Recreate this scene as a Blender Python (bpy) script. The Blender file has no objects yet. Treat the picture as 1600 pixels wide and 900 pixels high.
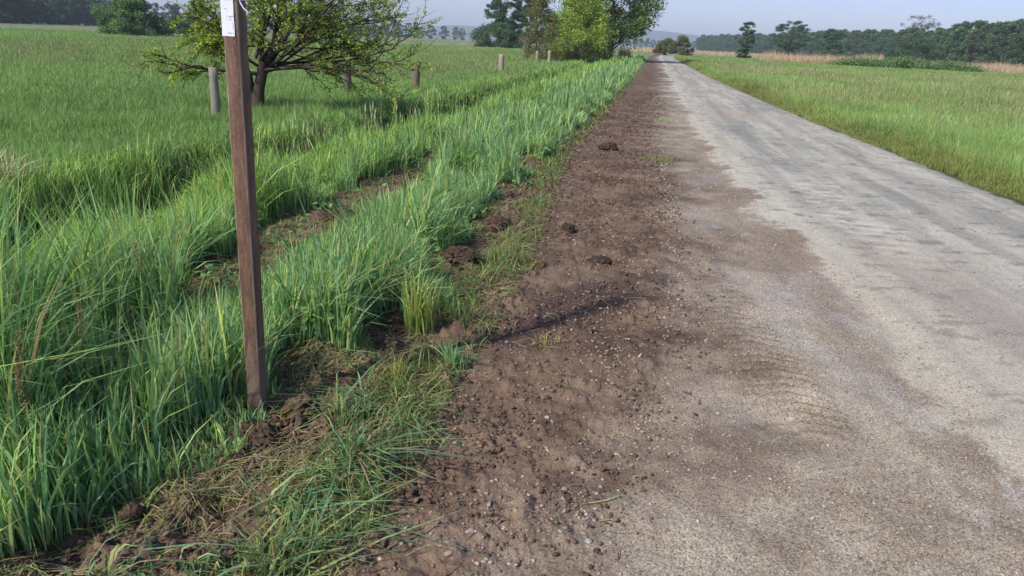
import bpy, math, random
import numpy as np

# ------------------------------------------------------------------ camera, sky, sun, exposure
S = bpy.context.scene
COL = S.collection
CAM_H = 1.65
F_PX, ROLL = 1180.0, math.atan(.044)
PITCH = math.atan((450 - 63.5) * math.cos(ROLL) / F_PX)
SUN_EL, SUN_AZ = math.radians(42), math.radians(-134)      # azimuth clockwise from +Y
SUN_STRENGTH, SKY_STRENGTH, EXPOSURE = 3.6, .11, .40
HAZE_DENSITY = .00028

cam_d = bpy.data.cameras.new('camera'); cam = bpy.data.objects.new('camera', cam_d); COL.objects.link(cam)
_fw = np.array([0, math.cos(PITCH), -math.sin(PITCH)]); _r0 = np.array([1., 0, 0]); _u0 = np.cross(_r0, _fw)
_c, _s = math.cos(ROLL), math.sin(ROLL)
_R = _c * _r0 + _s * _u0; _U = -_s * _r0 + _c * _u0
from mathutils import Matrix, Vector
cam.matrix_world = Matrix(((_R[0], _U[0], -_fw[0], 0), (_R[1], _U[1], -_fw[1], 0), (_R[2], _U[2], -_fw[2], CAM_H), (0, 0, 0, 1)))
cam_d.sensor_width = 36; cam_d.lens = 36 * F_PX / 1600; cam_d.clip_start = .05; cam_d.clip_end = 20000
S.camera = cam

world = bpy.data.worlds.new('World'); S.world = world; world.use_nodes = True
wn = world.node_tree; bg = wn.nodes['Background']
sky = wn.nodes.new('ShaderNodeTexSky'); sky.sky_type = 'NISHITA'; sky.sun_disc = False
sky.sun_elevation = SUN_EL; sky.sun_rotation = SUN_AZ
sky.air_density = 1.0; sky.dust_density = .5; sky.ozone_density = 4; sky.altitude = 0
tint = wn.nodes.new('ShaderNodeMix'); tint.data_type = 'RGBA'; tint.blend_type = 'MULTIPLY'; tint.inputs['Factor'].default_value = 1
tint.inputs['B'].default_value = (.87, .83, 1.08, 1)
wn.links.new(sky.outputs[0], tint.inputs['A']); wn.links.new(tint.outputs['Result'], bg.inputs[0]); bg.inputs[1].default_value = SKY_STRENGTH
sun_d = bpy.data.lights.new('sun', 'SUN'); sun_d.energy = SUN_STRENGTH; sun_d.angle = math.radians(2.6); sun_d.color = (1, .95, .87)
sun = bpy.data.objects.new('sun', sun_d); COL.objects.link(sun)
_sd = Vector((math.sin(SUN_AZ) * math.cos(SUN_EL), math.cos(SUN_AZ) * math.cos(SUN_EL), math.sin(SUN_EL)))
sun.rotation_euler = (-_sd).to_track_quat('-Z', 'Y').to_euler()
S.view_settings.view_transform = 'Standard'; S.view_settings.look = 'None'
S.view_settings.exposure = EXPOSURE; S.view_settings.gamma = 1; S.view_settings.use_curve_mapping = False
cy = S.cycles
cy.max_bounces = 7; cy.diffuse_bounces = 4; cy.glossy_bounces = 2; cy.transmission_bounces = 4; cy.volume_bounces = 0
cy.use_denoising = True; cy.use_adaptive_sampling = True; cy.adaptive_threshold = .02
try: cy.denoiser = 'OPENIMAGEDENOISE'
except Exception: pass

# ------------------------------------------------------------------ helpers
rng = np.random.default_rng(7)

def lin(r, g, b):
    c = np.array([r, g, b], float) / 255
    return np.where(c <= .04045, c / 12.92, ((c + .055) / 1.055) ** 2.4)

def hash2(ix, iy, seed):
    h = (ix.astype(np.int64) * 374761393 + iy.astype(np.int64) * 668265263 + seed * 1442695041) & 0xffffffff
    h = ((h ^ (h >> 13)) * 1274126177) & 0xffffffff
    return ((h ^ (h >> 16)) & 0xffff) / 65535.0

def vnoise(x, y, seed=0):
    ix = np.floor(x); iy = np.floor(y); fx = x - ix; fy = y - iy
    fx = fx * fx * (3 - 2 * fx); fy = fy * fy * (3 - 2 * fy)
    a = hash2(ix, iy, seed); b = hash2(ix + 1, iy, seed); c = hash2(ix, iy + 1, seed); d = hash2(ix + 1, iy + 1, seed)
    return (a + (b - a) * fx) * (1 - fy) + (c + (d - c) * fx) * fy

def fbm(x, y, seed=0, oct=4, gain=.5):
    t = 0; a = 1; n = 0
    for k in range(oct):
        t = t + a * vnoise(x * 2 ** k + 17.3 * k, y * 2 ** k - 9.1 * k, seed + k); n += a; a *= gain
    return t / n                                              # 0..1

def sstep(a, b, x):
    t = np.clip((x - a) / (b - a), 0, 1); return t * t * (3 - 2 * t)

def tag(o, label=None, cat=None, group=None, kind=None):
    if label: o['label'] = label
    if cat: o['category'] = cat
    if group: o['group'] = group
    if kind: o['kind'] = kind
    return o

def empty(name, loc, rz=0):
    o = bpy.data.objects.new(name, None); COL.objects.link(o); o.location = loc; o.rotation_euler = (0, 0, rz)
    o.empty_display_size = .2
    return o

def np_mesh(name, V, polys, cols=None, mats=(), parent=None, smooth=False, matidx=None, link=True):
    """polys: list of int arrays (n,k); cols: (nv,3) linear colours on points"""
    me = bpy.data.meshes.new(name)
    V = np.ascontiguousarray(V, np.float32)
    polys = [np.asarray(p, np.int32) for p in polys if len(p)]
    me.vertices.add(len(V)); me.vertices.foreach_set('co', V.ravel())
    loops = np.concatenate([p.ravel() for p in polys])
    tot = np.concatenate([np.full(len(p), p.shape[1], np.int32) for p in polys])
    start = np.concatenate([[0], np.cumsum(tot)[:-1]]).astype(np.int32)
    me.loops.add(len(loops)); me.loops.foreach_set('vertex_index', loops)
    me.polygons.add(len(tot)); me.polygons.foreach_set('loop_start', start)
    if smooth: me.polygons.foreach_set('use_smooth', np.ones(len(tot), bool))
    if matidx is not None: me.polygons.foreach_set('material_index', np.asarray(matidx, np.int32))
    me.update(calc_edges=True)
    if cols is not None:
        at = me.attributes.new('col', 'FLOAT_COLOR', 'POINT')
        c4 = np.ones((len(V), 4), np.float32); c4[:, :3] = cols
        at.data.foreach_set('color', c4.ravel())
    for m in mats: me.materials.append(m)
    o = bpy.data.objects.new(name, me)
    if link: COL.objects.link(o)
    if parent: o.parent = parent
    return o

class Bag:                                                    # collects pieces into ONE mesh
    def __init__(s): s.V = []; s.C = []; s.P = {}; s.n = 0
    def add(s, V, polys, col):
        V = np.asarray(V, float); s.V.append(V)
        s.C.append(np.broadcast_to(np.asarray(col, float), V.shape))
        for p in polys:
            p = np.asarray(p) + s.n; s.P.setdefault(p.shape[1], []).append(p)
        s.n += len(V)
    def build(s, name, mat, parent=None, smooth=False, loc=None, link=True):
        o = np_mesh(name, np.concatenate(s.V), [np.concatenate(v) for v in s.P.values()], np.concatenate(s.C), (mat,), parent, smooth, link=link)
        if loc is not None: o.location = loc
        return o

def tube(bag, pts, rad, n, col, cap=False):
    pts = np.asarray(pts, float); rad = np.asarray(rad, float)
    d = np.gradient(pts, axis=0); d /= np.linalg.norm(d, axis=1)[:, None] + 1e-9
    up = np.where(np.abs(d[:, 2:3]) > .9, [[1., 0, 0]], [[0, 0, 1.]])
    a = np.cross(d, up); a /= np.linalg.norm(a, axis=1)[:, None] + 1e-9
    for i in range(1, len(a)):
        if a[i] @ a[i - 1] < 0: a[i] *= -1
    b = np.cross(d, a)
    t = np.linspace(0, 2 * np.pi, n, endpoint=False)
    V = pts[:, None] + rad[:, None, None] * (np.cos(t)[None, :, None] * a[:, None] + np.sin(t)[None, :, None] * b[:, None])
    m = len(pts); i = np.arange(m - 1)[:, None]; j = np.arange(n)[None]
    q = np.stack([i * n + j, i * n + (j + 1) % n, (i + 1) * n + (j + 1) % n, (i + 1) * n + j], -1).reshape(-1, 4)
    polys = [q]
    if cap: polys.append(((m - 1) * n + np.arange(n))[None])
    bag.add(V.reshape(-1, 3), polys, col)

# ------------------------------------------------------------------ materials
def mat(name):
    m = bpy.data.materials.new(name); m.use_nodes = True; nt = m.node_tree
    return m, nt, nt.nodes['Principled BSDF']
def node(nt, t, **kw):
    n = nt.nodes.new(t)
    for k, v in kw.items(): setattr(n, k, v)
    return n

def foliage_mat(name, trans=.35, rough=.5, spec=.3, tint=(1.05, 1.08, .7)):
    m, nt, p = mat(name)
    a = node(nt, 'ShaderNodeAttribute', attribute_name='col')
    nt.links.new(a.outputs['Color'], p.inputs['Base Color'])
    p.inputs['Roughness'].default_value = rough; p.inputs['Specular IOR Level'].default_value = spec
    tr = node(nt, 'ShaderNodeBsdfTranslucent'); mx = node(nt, 'ShaderNodeMixShader')
    mul = node(nt, 'ShaderNodeMix', data_type='RGBA', blend_type='MULTIPLY'); mul.inputs['Factor'].default_value = 1
    mul.inputs['B'].default_value = (*tint, 1)
    nt.links.new(a.outputs['Color'], mul.inputs['A']); nt.links.new(mul.outputs['Result'], tr.inputs['Color'])
    mx.inputs[0].default_value = trans
    nt.links.new(p.outputs[0], mx.inputs[1]); nt.links.new(tr.outputs[0], mx.inputs[2])
    nt.links.new(mx.outputs[0], nt.nodes['Material Output'].inputs['Surface'])
    return m

def attr_mat(name, rough=.9, spec=.2, noise=(60, .35), bump=.3, bscale=120, stretch=None):
    m, nt, p = mat(name)
    a = node(nt, 'ShaderNodeAttribute', attribute_name='col')
    tc = node(nt, 'ShaderNodeTexCoord'); src = tc.outputs['Object']
    if stretch:
        mp = node(nt, 'ShaderNodeMapping'); mp.inputs['Scale'].default_value = stretch; nt.links.new(src, mp.inputs[0]); src = mp.outputs[0]
    n1 = node(nt, 'ShaderNodeTexNoise'); n1.inputs['Scale'].default_value = noise[0]; n1.inputs['Detail'].default_value = 6; n1.inputs['Roughness'].default_value = .65
    nt.links.new(src, n1.inputs['Vector'])
    mr = node(nt, 'ShaderNodeMapRange'); mr.inputs[1].default_value = .25; mr.inputs[2].default_value = .75
    mr.inputs[3].default_value = 1 - noise[1]; mr.inputs[4].default_value = 1 + noise[1]
    nt.links.new(n1.outputs['Fac'], mr.inputs[0])
    mul = node(nt, 'ShaderNodeVectorMath', operation='SCALE')
    nt.links.new(a.outputs['Color'], mul.inputs[0]); nt.links.new(mr.outputs[0], mul.inputs['Scale'])
    nt.links.new(mul.outputs[0], p.inputs['Base Color'])
    p.inputs['Roughness'].default_value = rough; p.inputs['Specular IOR Level'].default_value = spec
    n2 = node(nt, 'ShaderNodeTexNoise'); n2.inputs['Scale'].default_value = bscale; n2.inputs['Detail'].default_value = 8
    nt.links.new(src, n2.inputs['Vector'])
    b = node(nt, 'ShaderNodeBump'); b.inputs['Strength'].default_value = bump; b.inputs['Distance'].default_value = .01
    nt.links.new(n2.outputs['Fac'], b.inputs['Height']); nt.links.new(b.outputs[0], p.inputs['Normal'])
    return m

def gravel_mat(name):                                         # bare soil, crushed stone and the dusty lane: colour from the sheet, grit on top
    m, nt, p = mat(name)
    a = node(nt, 'ShaderNodeAttribute', attribute_name='col')
    g = node(nt, 'ShaderNodeAttribute', attribute_name='grit')
    tc = node(nt, 'ShaderNodeTexCoord')
    v1 = node(nt, 'ShaderNodeTexVoronoi'); v1.inputs['Scale'].default_value = 140
    v2 = node(nt, 'ShaderNodeTexVoronoi'); v2.inputs['Scale'].default_value = 210
    n1 = node(nt, 'ShaderNodeTexNoise'); n1.inputs['Scale'].default_value = 85; n1.inputs['Detail'].default_value = 7; n1.inputs['Roughness'].default_value = .75
    for n in (v1, v2, n1): nt.links.new(tc.outputs['Object'], n.inputs['Vector'])
    def rng_(src, lo, hi, a0=0, a1=1):
        r = node(nt, 'ShaderNodeMapRange'); r.inputs[1].default_value = a0; r.inputs[2].default_value = a1
        r.inputs[3].default_value = lo; r.inputs[4].default_value = hi; nt.links.new(src, r.inputs[0]); return r.outputs[0]
    def mth(op, x, y):
        n = node(nt, 'ShaderNodeMath', operation=op)
        for i, q in enumerate((x, y)):
            if isinstance(q, (int, float)): n.inputs[i].default_value = q
            else: nt.links.new(q, n.inputs[i])
        return n.outputs[0]
    sep1 = node(nt, 'ShaderNodeSeparateColor'); nt.links.new(v1.outputs['Color'], sep1.inputs[0])
    sep2 = node(nt, 'ShaderNodeSeparateColor'); nt.links.new(v2.outputs['Color'], sep2.inputs[0])
    f1 = rng_(sep1.outputs[0], -.2, .24); f2 = rng_(sep2.outputs[1], -.28, .32); f3 = rng_(n1.outputs['Fac'], -.34, .34, .28, .72)
    stones = mth('MULTIPLY', mth('ADD', f1, f2), g.outputs['Fac'])
    fac = mth('ADD', mth('ADD', stones, f3), 1.0)
    mul = node(nt, 'ShaderNodeVectorMath', operation='SCALE'); nt.links.new(a.outputs['Color'], mul.inputs[0]); nt.links.new(fac, mul.inputs['Scale'])
    nt.links.new(mul.outputs[0], p.inputs['Base Color'])
    p.inputs['Roughness'].default_value = .92; p.inputs['Specular IOR Level'].default_value = .15
    h = mth('ADD', mth('MULTIPLY', mth('MULTIPLY', v1.outputs['Distance'], -.45), g.outputs['Fac']), mth('MULTIPLY', n1.outputs['Fac'], 1.1))
    b = node(nt, 'ShaderNodeBump'); b.inputs['Strength'].default_value = .5; b.inputs['Distance'].default_value = .005
    nt.links.new(h, b.inputs['Height']); nt.links.new(b.outputs[0], p.inputs['Normal'])
    return m

M_GRASS = foliage_mat('grass_blades', .42, .55, .28)
M_LEAF = foliage_mat('tree_leaves', .38, .5, .25)
M_DRY = foliage_mat('dry_stalks', .2, .7, .15, (1, 1, .9))
M_BARK = attr_mat('bark', .95, .1, (14, .4), .6, 40, (1, 1, .35))
M_SOIL = gravel_mat('soil_and_gravel')
M_CLOD = attr_mat('soil_crumbs', .97, .1, (90, .35), .5, 200)
M_STONE = attr_mat('crushed_stone', .85, .25, (90, .2), .3, 200)
M_WOOD = attr_mat('weathered_wood', .9, .15, (9, .4), .5, 22, (5, 5, .5))
M_HILL = attr_mat('wooded_hills', 1, .05, (.02, .3), 0, 1)

# ------------------------------------------------------------------ the lie of the land (metres; +Y is the way the camera faces)
def curve(pts):
    p = np.array(pts, float); ys, xs = p[:, 0], p[:, 1]
    def f(y):
        y = np.asarray(y, float); v = np.interp(y, ys, xs)
        v = np.where(y > ys[-1], xs[-1] + (y - ys[-1]) * (xs[-1] - xs[-2]) / (ys[-1] - ys[-2]), v)
        return np.where(y < ys[0], xs[0] + (y - ys[0]) * (xs[1] - xs[0]) / (ys[1] - ys[0]), v)
    return f
xR = curve([(0, 4.95), (9.1, 6.15), (13.8, 6.8), (17.5, 7.2), (22.6, 7.85), (34.8, 9.6), (53, 12.3), (107, 21.1), (130, 25), (300, 58)])
xL = curve([(0, 1.75), (2.7, 2.12), (4.5, 2.45), (6.3, 2.5), (7.8, 2.58), (11.3, 2.97), (15.6, 3.63), (28, 5.65), (59.5, 10.8), (97, 17.1), (130, 22.3), (300, 55)])
xS = curve([(0, -1.0), (2, -.53), (2.39, -.44), (3.45, -.3), (4.38, -.12), (6.53, .17), (10.6, .62), (13.65, 1.1), (23.6, 2.86), (40, 5.74), (97, 15.6), (130, 20.8), (300, 53)])
xG = curve([(0, -.5), (2.04, .22), (2.9, .62), (3.9, .98), (5.7, 1.38), (9, 1.87), (16.6, 3.02), (27.7, 4.93), (58.8, 10.2), (97, 16.5), (130, 21.8), (300, 54)])
xT = curve([(0, -1.95), (1.6, -1.8), (2.0, -1.5), (2.3, -1.36), (2.53, -1.1), (2.86, -1.06), (3.07, -1.06), (3.45, -.98), (3.74, -.66), (4.4, -.5), (5.4, -.5), (6.5, -.3), (7.6, -.2), (8.8, .12), (10.6, .32), (13.6, .82), (23.6, 2.7), (40, 5.6), (130, 20.6), (300, 52.8)])
xC = curve([(0, -3.3), (4.6, -3.2), (9.1, -2.85), (13.7, -1.6), (21.4, -.5), (43, 2.7), (61, 5.6), (97, 11.5), (130, 17), (300, 48)])
DITCH_W = 2.0

def bare2(x, y):                                              # the second torn strip, between the verge and the ditch bank
    cx = np.interp(y, [4.4, 4.9, 5.9, 6.9, 7.9, 9.2, 9.6], [-1.95, -1.95, -1.92, -1.72, -1.52, -1.3, -1.25])
    w = np.interp(y, [4.3, 4.8, 6, 7.4, 8.3, 9.3, 9.8], [0, .27, .34, .22, .32, .26, 0])
    return (np.abs(x - cx) - w + .5 * (fbm(x * 2.6, y * 2.6, 61) - .5) + .25 * (fbm(x * 8, y * 8, 62, 2) - .5)) < 0

def ditch_profile(x, y):
    u = (xC(y) - x) / DITCH_W
    k = np.where((u > 0) & (u < 1), .5 - .5 * np.cos(2 * np.pi * np.clip(u, 0, 1)), 0)
    return k

def land(x, y, micro=True):
    r = np.hypot(x, y)
    d = ditch_profile(x, y)
    z = -1.05 * d * sstep(200, 120, y)
    z = z + (-.06) * sstep(0, 1.5, xC(y) - DITCH_W - x) + (-.1) * sstep(.2, 2.5, x - xR(y))
    z = z + .05 * sstep(.15, -.5, x - xT(y)) * sstep(-.3, .3, x - xC(y))
    far = sstep(40, 15, r)
    if micro:
        inS = sstep(.0, .12, x - xS(y) ) * sstep(.15, -.25, x - xG(y))
        inG = sstep(-.2, .25, x - xG(y)) * sstep(.1, -.25, x - xL(y))
        torn = sstep(-.12, .1, x - xT(y)) * sstep(.16, -.04, x - xS(y))
        torn = np.maximum(torn, (bare2(x, y) | pocket(x, y)) * .9)
        f1 = fbm(x * 2.2, y * 2.2, 3, 3) - .5; f2 = fbm(x * 9, y * 9, 5, 3) - .5; f3 = fbm(x * 30, y * 30, 9, 3, .6) - .5
        clod = np.maximum(0, fbm(x * 13, y * 13, 12, 2) - .55)
        z = z + far * (inS * (.045 * f1 + .02 * f2 + .026 * f3 + .08 * clod) + inG * (.035 * f1 + .014 * f2 + .006 * f3)
                       + torn * (.09 * f1 + .10 * f2 + .035 * f3 + .16 * clod))
        # broad tyre print pressed across the soil: cross bars along the travel direction
        s = y * .99 + x * .12
        for (o0, y0, y1, amp, per) in ((.55, 3.8, 16, .013, .12), (1.0, 2.9, 6.2, .016, .1)):
            tx = x - (xS(y) + o0 + .25) if o0 < .9 else x - (1.44 + .03 * (y - 4.2))
            inside = sstep(.22, .16, np.abs(tx)) * sstep(y0, y0 + .6, y) * sstep(y1, y1 - 1, y)
            z = z + far * amp * inside * np.sin(2 * np.pi * (s + .35 * np.abs(tx)) / per) * (sstep(.36, .54, fbm(x * 1.1, y * 1.1, 44, 2)) if o0 < .9 else 1)
        road = sstep(-.05, .2, x - xL(y)) * sstep(.05, -.3, x - xR(y))
        z = z + road * (.03 + far * (.02 * (fbm(x * 1.2, y * .8, 21, 2) - .5) + .004 * f2))
        z = z + far * .03 * sstep(.3, -.1, x - xT(y)) * (fbm(x * 3, y * 3, 31, 3) - .5)
    return z

POCKETS = ((-.42, 5.5, .26, .42), (-.16, 6.85, .26, .55), (-.02, 8.3, .22, .6), (-.95, 3.45, .3, .2), (-.62, 4.0, .25, .3), (.2, 10.6, .2, .7))
def pocket(x, y):
    m = 0
    for cx_, cy_, a_, b_ in POCKETS:
        m = np.maximum(m, 1.25 - np.hypot((x - cx_) / a_, (y - cy_) / b_) + 1.3 * (fbm(x * 4, y * 4, 66, 3) - .5))
    return m > .25
def classes(x, y):
    j = .30 * (fbm(x * 1.6, y * 1.6, 71, 4) - .5); k = .14 * (fbm(x * 6, y * 6, 72, 3) - .5)
    c = np.zeros(np.shape(x), int)                            # 0 land, 1 soil, 2 shoulder, 3 lane
    c = np.where(x + j * .4 + k > xT(y), 1, c)
    c = np.where(x + 1.5 * j + k > xG(y), 2, c)
    c = np.where(x + 1.2 * j + k > xL(y) + .04, 3, c)
    c = np.where(x + j * .7 + k > xR(y), 0, c)
    c = np.where((bare2(x, y) | pocket(x, y)) & (c == 0), 1, c)
    return c

# ------------------------------------------------------------------ ground sheet, cut along its own mesh into ground, soil strip, shoulder and lane
A0 = math.radians(44)
ang = np.concatenate([np.linspace(-math.pi, -A0, 60, endpoint=False), np.arange(-A0, A0, .0014), np.linspace(A0, math.pi, 60)])
rad_ = [.25]
while rad_[-1] < 6200:
    r = rad_[-1]; rad_.append(r * (1.0065 if 1.3 < r < 45 else 1.02 if r < 250 else 1.08) if r >= .9 else r + .1)
rad_ = np.array(rad_)
AA, RR = np.meshgrid(ang, rad_)
GX, GY = np.sin(AA) * RR, np.cos(AA) * RR
gx, gy = GX.ravel(), GY.ravel()
gz = land(gx, gy)
cl = classes(gx, gy)

def mix(a, b, t): return a + (b - a) * np.asarray(t)[..., None]
def ground_colour(x, y):
    r = np.hypot(x, y)
    n1 = fbm(x * .9, y * .9, 81, 4); n2 = fbm(x * 4, y * 4, 82, 4); n3 = fbm(x * 16, y * 16, 83, 3)
    # soil
    soil = mix(lin(86, 70, 57), lin(124, 103, 84), sstep(.3, .7, n2 * .6 + n3 * .4))
    soil = mix(soil, lin(130, 106, 88), .4 * sstep(.5, .7, n1))
    dark_band = sstep(1, .35, np.hypot((x - .45 - (y - 4.7) * .9) / .5, (x - .45 + y - 4.7) / 2.6) + .8 * (n2 - .5))  # broad darker band running aslant over the soil, edges broken by noise
    soil = mix(soil, lin(72, 60, 53), .85 * dark_band)
    # shoulder of crushed stone trodden into soil
    sh = mix(lin(138, 124, 107), lin(170, 157, 138), sstep(.3, .7, n1 * .5 + n2 * .5))
    sh = sh * (.86 + .28 * fbm(x * 14, y * 22, 97, 3))[..., None]
    trk = fbm((x - .02 * y) * 6.5, y * .35, 98, 4); sh = mix(sh, lin(112, 98, 86), .25 * sstep(.52, .7, trk))
    sh = mix(sh, lin(166, 160, 154), .45 * sstep(.58, .74, fbm(x * 1.7, y * .8, 85, 4)))
    sh = mix(sh, lin(204, 202, 196), .5 * sstep(.64, .72, fbm(x * 5, y * 3, 99, 4)) * sstep(.56, .68, fbm(x * 1.1 + 9, y * .7, 94, 2)) * .6)
    pr_ = sstep(.24, .14, np.abs(x - 1.44 - .03 * (y - 4.2))) * sstep(2.9, 3.8, y) * sstep(6.2, 4.8, y) * sstep(.3, .6, fbm(x * 2, y * 1.5, 45, 3))
    sh = mix(sh, lin(104, 90, 77), pr_ * (.3 + .7 * sstep(-.2, .6, np.sin(2 * np.pi * (y * .99 + x * .12 + .35 * np.abs(x - 1.44)) / .1))))
    sh = mix(sh, lin(118, 101, 86), .5 * np.exp(-((x - xL(y) + .22 + .6 * (n1 - .5)) / .2) ** 2) * sstep(3.2, 4.2, y) * sstep(16, 8, y) * sstep(.3, .6, n2))
    # lane: bleached tar with dust drifts, streaks along the way
    ux = x - xL(y); s = y
    st = fbm(ux * 5.5, s * .35, 86, 4); st2 = fbm(ux * 12, s * .9, 87, 3)
    ln = mix(lin(156, 153, 141), lin(184, 179, 163), sstep(.32, .68, st * .6 + n2 * .25 + st2 * .15))
    ln = mix(ln, lin(188, 182, 164), .6 * sstep(.7, .1, ux + 1.1 * (n1 - .5)))
    ln = mix(ln, lin(136, 133, 125), .6 * sstep(.55, .72, fbm(ux * 3.2, s * .22, 88, 4)) * sstep(.3, .8, ux))
    rut = np.exp(-((ux - .95) / .22) ** 2) + np.exp(-((ux - 2.55) / .25) ** 2)
    ln = mix(ln, lin(132, 128, 122), .45 * np.clip(rut, 0, 1) * sstep(.35, .6, n1))
    # dust lines left across the near rut by a tyre tread
    bars = sstep(.3, .9, np.sin(2 * np.pi * (y + .3 * x) / .26 + 1.5 * (n2 - .5)))
    ln = mix(ln, lin(206, 198, 182), .85 * bars * np.exp(-((ux - .95 - .05 * (y - 8)) / .3) ** 2) * sstep(5.5, 7, y) * sstep(12, 9.5, y) * sstep(.35, .55, n2))
    sp = fbm(ux * 9, s * 34, 95, 3); ln = ln * (.84 + .32 * sp)[..., None]
    ln = mix(ln, lin(104, 101, 98), .6 * sstep(.66, .76, fbm(ux * 4.5, s * 11, 96, 3)))
    ln = mix(ln, lin(168, 152, 136), .35 * sstep(.55, .75, fbm(x * .35, y * .2, 89, 3)))
    ln = ln * np.array([1, .993, .945]); sh = sh * np.array([.985, .985, .945])
    # land under the grass
    g = mix(lin(66, 72, 44), lin(88, 88, 54), n2)
    farg = mix(lin(116, 134, 88), lin(136, 142, 98), sstep(.35, .65, fbm(x * .05, y * .03, 90, 4)))
    farg = mix(farg, lin(136, 130, 98), .4 * sstep(.52, .66, fbm(x * .03, y * .016, 93, 3)))
    farg = mix(farg, farg * .75, sstep(.35, .7, fbm(x * .6, y * .35, 91, 3)))
    farg = mix(farg, lin(116, 146, 84), .5 * sstep(0, 8, x - xR(y)))
    g = mix(g, farg, sstep(18, 60, r))
    e = .25 * (n2 - .5) + .12 * (n3 - .5)
    wS = sstep(-.1, .1, x - xT(y) + e); wS = np.maximum(wS, bare2(x, y) | pocket(x, y))
    wG = sstep(-.45, .65, x - xG(y) + .9 * (n1 - .5) + 1.6 * e)
    wL = sstep(-.06, .06, x - xL(y) + .7 * (n1 - .5) + 1.3 * e)
    wR = sstep(-.10, .06, x - xR(y) + e)
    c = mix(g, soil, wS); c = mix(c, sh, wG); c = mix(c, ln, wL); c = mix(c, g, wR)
    grit = (.55 * wS + .75 * wG - .5 * wL) * (1 - wR) + .1
    return c, grit
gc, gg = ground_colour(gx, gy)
V = np.stack([gx, gy, gz], 1)
nr, na = AA.shape
i = np.arange(nr - 1)[:, None]; j = np.arange(na - 1)[None]
Q = np.stack([i * na + j, i * na + j + 1, (i + 1) * na + j + 1, (i + 1) * na + j], -1).reshape(-1, 4)[:, ::-1]
qc = np.maximum.reduce([cl[Q[:, k]] for k in range(2)])
qc = np.where((cl[Q] == 0).any(1) & (qc == 3), 3, qc)
for k, nm in enumerate(('ground', 'soil_strip', 'gravel_shoulder', 'lane')):
    q = Q[qc == k]; used, inv = np.unique(q, return_inverse=True)
    polys = [inv.reshape(-1, 4)]
    Vk, Ck, Gk = V[used], gc[used], gg[used]
    if k == 0:                                                # close the sheet under the camera
        ring = np.nonzero(np.isin(used, np.arange(na)))[0]
        Vk = np.vstack([Vk, [[0, 0, float(gz[0])]]]); Ck = np.vstack([Ck, Ck[:1]]); Gk = np.append(Gk, Gk[0])
        allr = np.arange(na)
    o = np_mesh(nm, Vk, polys, Ck, (M_SOIL,), smooth=True)
    at = o.data.attributes.new('grit', 'FLOAT', 'POINT'); at.data.foreach_set('value', Gk.astype(np.float32))
    tag(o, kind='structure')

# ------------------------------------------------------------------ grass
def scatter(n, r0, r1, rk, p=1.6, a0=-A0, a1=A0, seed=1):
    """points in the sector in front of the camera, density even to rk then thinning as r**-p (width grows to match)"""
    g = np.random.default_rng(seed)
    rs = np.geomspace(r0, r1, 4000)
    w = rs * np.minimum(1, (rk / rs) ** p); cdf = np.cumsum(w * np.gradient(rs)); cdf /= cdf[-1]
    r = np.interp(g.random(n), cdf, rs); a = g.uniform(a0, a1, n)
    return np.sin(a) * r, np.cos(a) * r, r, g

def blades(name, x, y, h, w, g, col, tipcol=None, lean=.35, tuft=.22, tuft_k=.6, nseg=3, mat=M_GRASS, label=None, z=None, flat=0., parent=None, wind=(.0, .0), kind='stuff'):
    n = len(x)
    if z is None: z = land(x, y)
    # tufts: each blade belongs to a jittered cell and bends away from its centre
    ix, iy = np.floor(x / tuft), np.floor(y / tuft)
    cx = (ix + .2 + .6 * hash2(ix, iy, 5)) * tuft; cyy = (iy + .2 + .6 * hash2(ix, iy, 6)) * tuft
    dx, dy = x - cx, y - cyy; dd = np.hypot(dx, dy) / tuft
    th = hash2(ix, iy, 7)
    h = h * (1 - tuft_k * .35 * np.clip(dd, 0, 1)) * (1 - tuft_k * .4 + tuft_k * .8 * th)
    ang = g.uniform(0, 2 * np.pi, n)
    lx = dx / tuft * 1.3 * tuft_k + .8 * np.cos(ang) + wind[0]; ly = dy / tuft * 1.3 * tuft_k + .8 * np.sin(ang) + wind[1]
    L = lean * (.3 + 1.7 * g.random(n) ** 2)
    lx, ly = lx * L, ly * L
    fa = g.uniform(0, np.pi, n); fx, fy = np.cos(fa), np.sin(fa)
    ts = np.linspace(0, 1, nseg + 1)
    prof = np.where(ts < .45, .75 + .55 * ts, 1 - ((ts - .45) / .55) ** 1.7 * .98)
    droop = g.random(n) ** 2 * .6 + flat
    VV, CC = [], []
    if tipcol is None: tipcol = col
    for k, t in enumerate(ts):
        b = t ** 1.8
        px = x + lx * h * b; py = y + ly * h * b
        pz = z - .01 + h * (t - droop * t ** 2.6) * (1 - .25 * np.minimum(1, np.hypot(lx, ly)) * t)
        c = col + (tipcol - col) * t
        if k < nseg:
            ww = .5 * w * prof[k]
            VV += [np.stack([px - fx * ww, py - fy * ww, pz], 1), np.stack([px + fx * ww, py + fy * ww, pz], 1)]; CC += [c, c]
        else:
            VV.append(np.stack([px, py, pz], 1)); CC.append(c)
    m = 2 * nseg + 1
    Vv = np.stack(VV, 1).reshape(-1, 3); Cc = np.stack(CC, 1).reshape(-1, 3)
    base = (np.arange(n) * m)[:, None]
    quads = [base + np.array([[2 * k, 2 * k + 1, 2 * k + 3, 2 * k + 2]]) for k in range(nseg - 1)]
    tri = base + np.array([[2 * nseg - 2, 2 * nseg - 1, 2 * nseg]])
    o = np_mesh(name, Vv, ([np.concatenate(quads)] if quads else []) + [tri], Cc, (mat,), parent, smooth=True)
    tag(o, label, None, None, kind)
    return o

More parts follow.
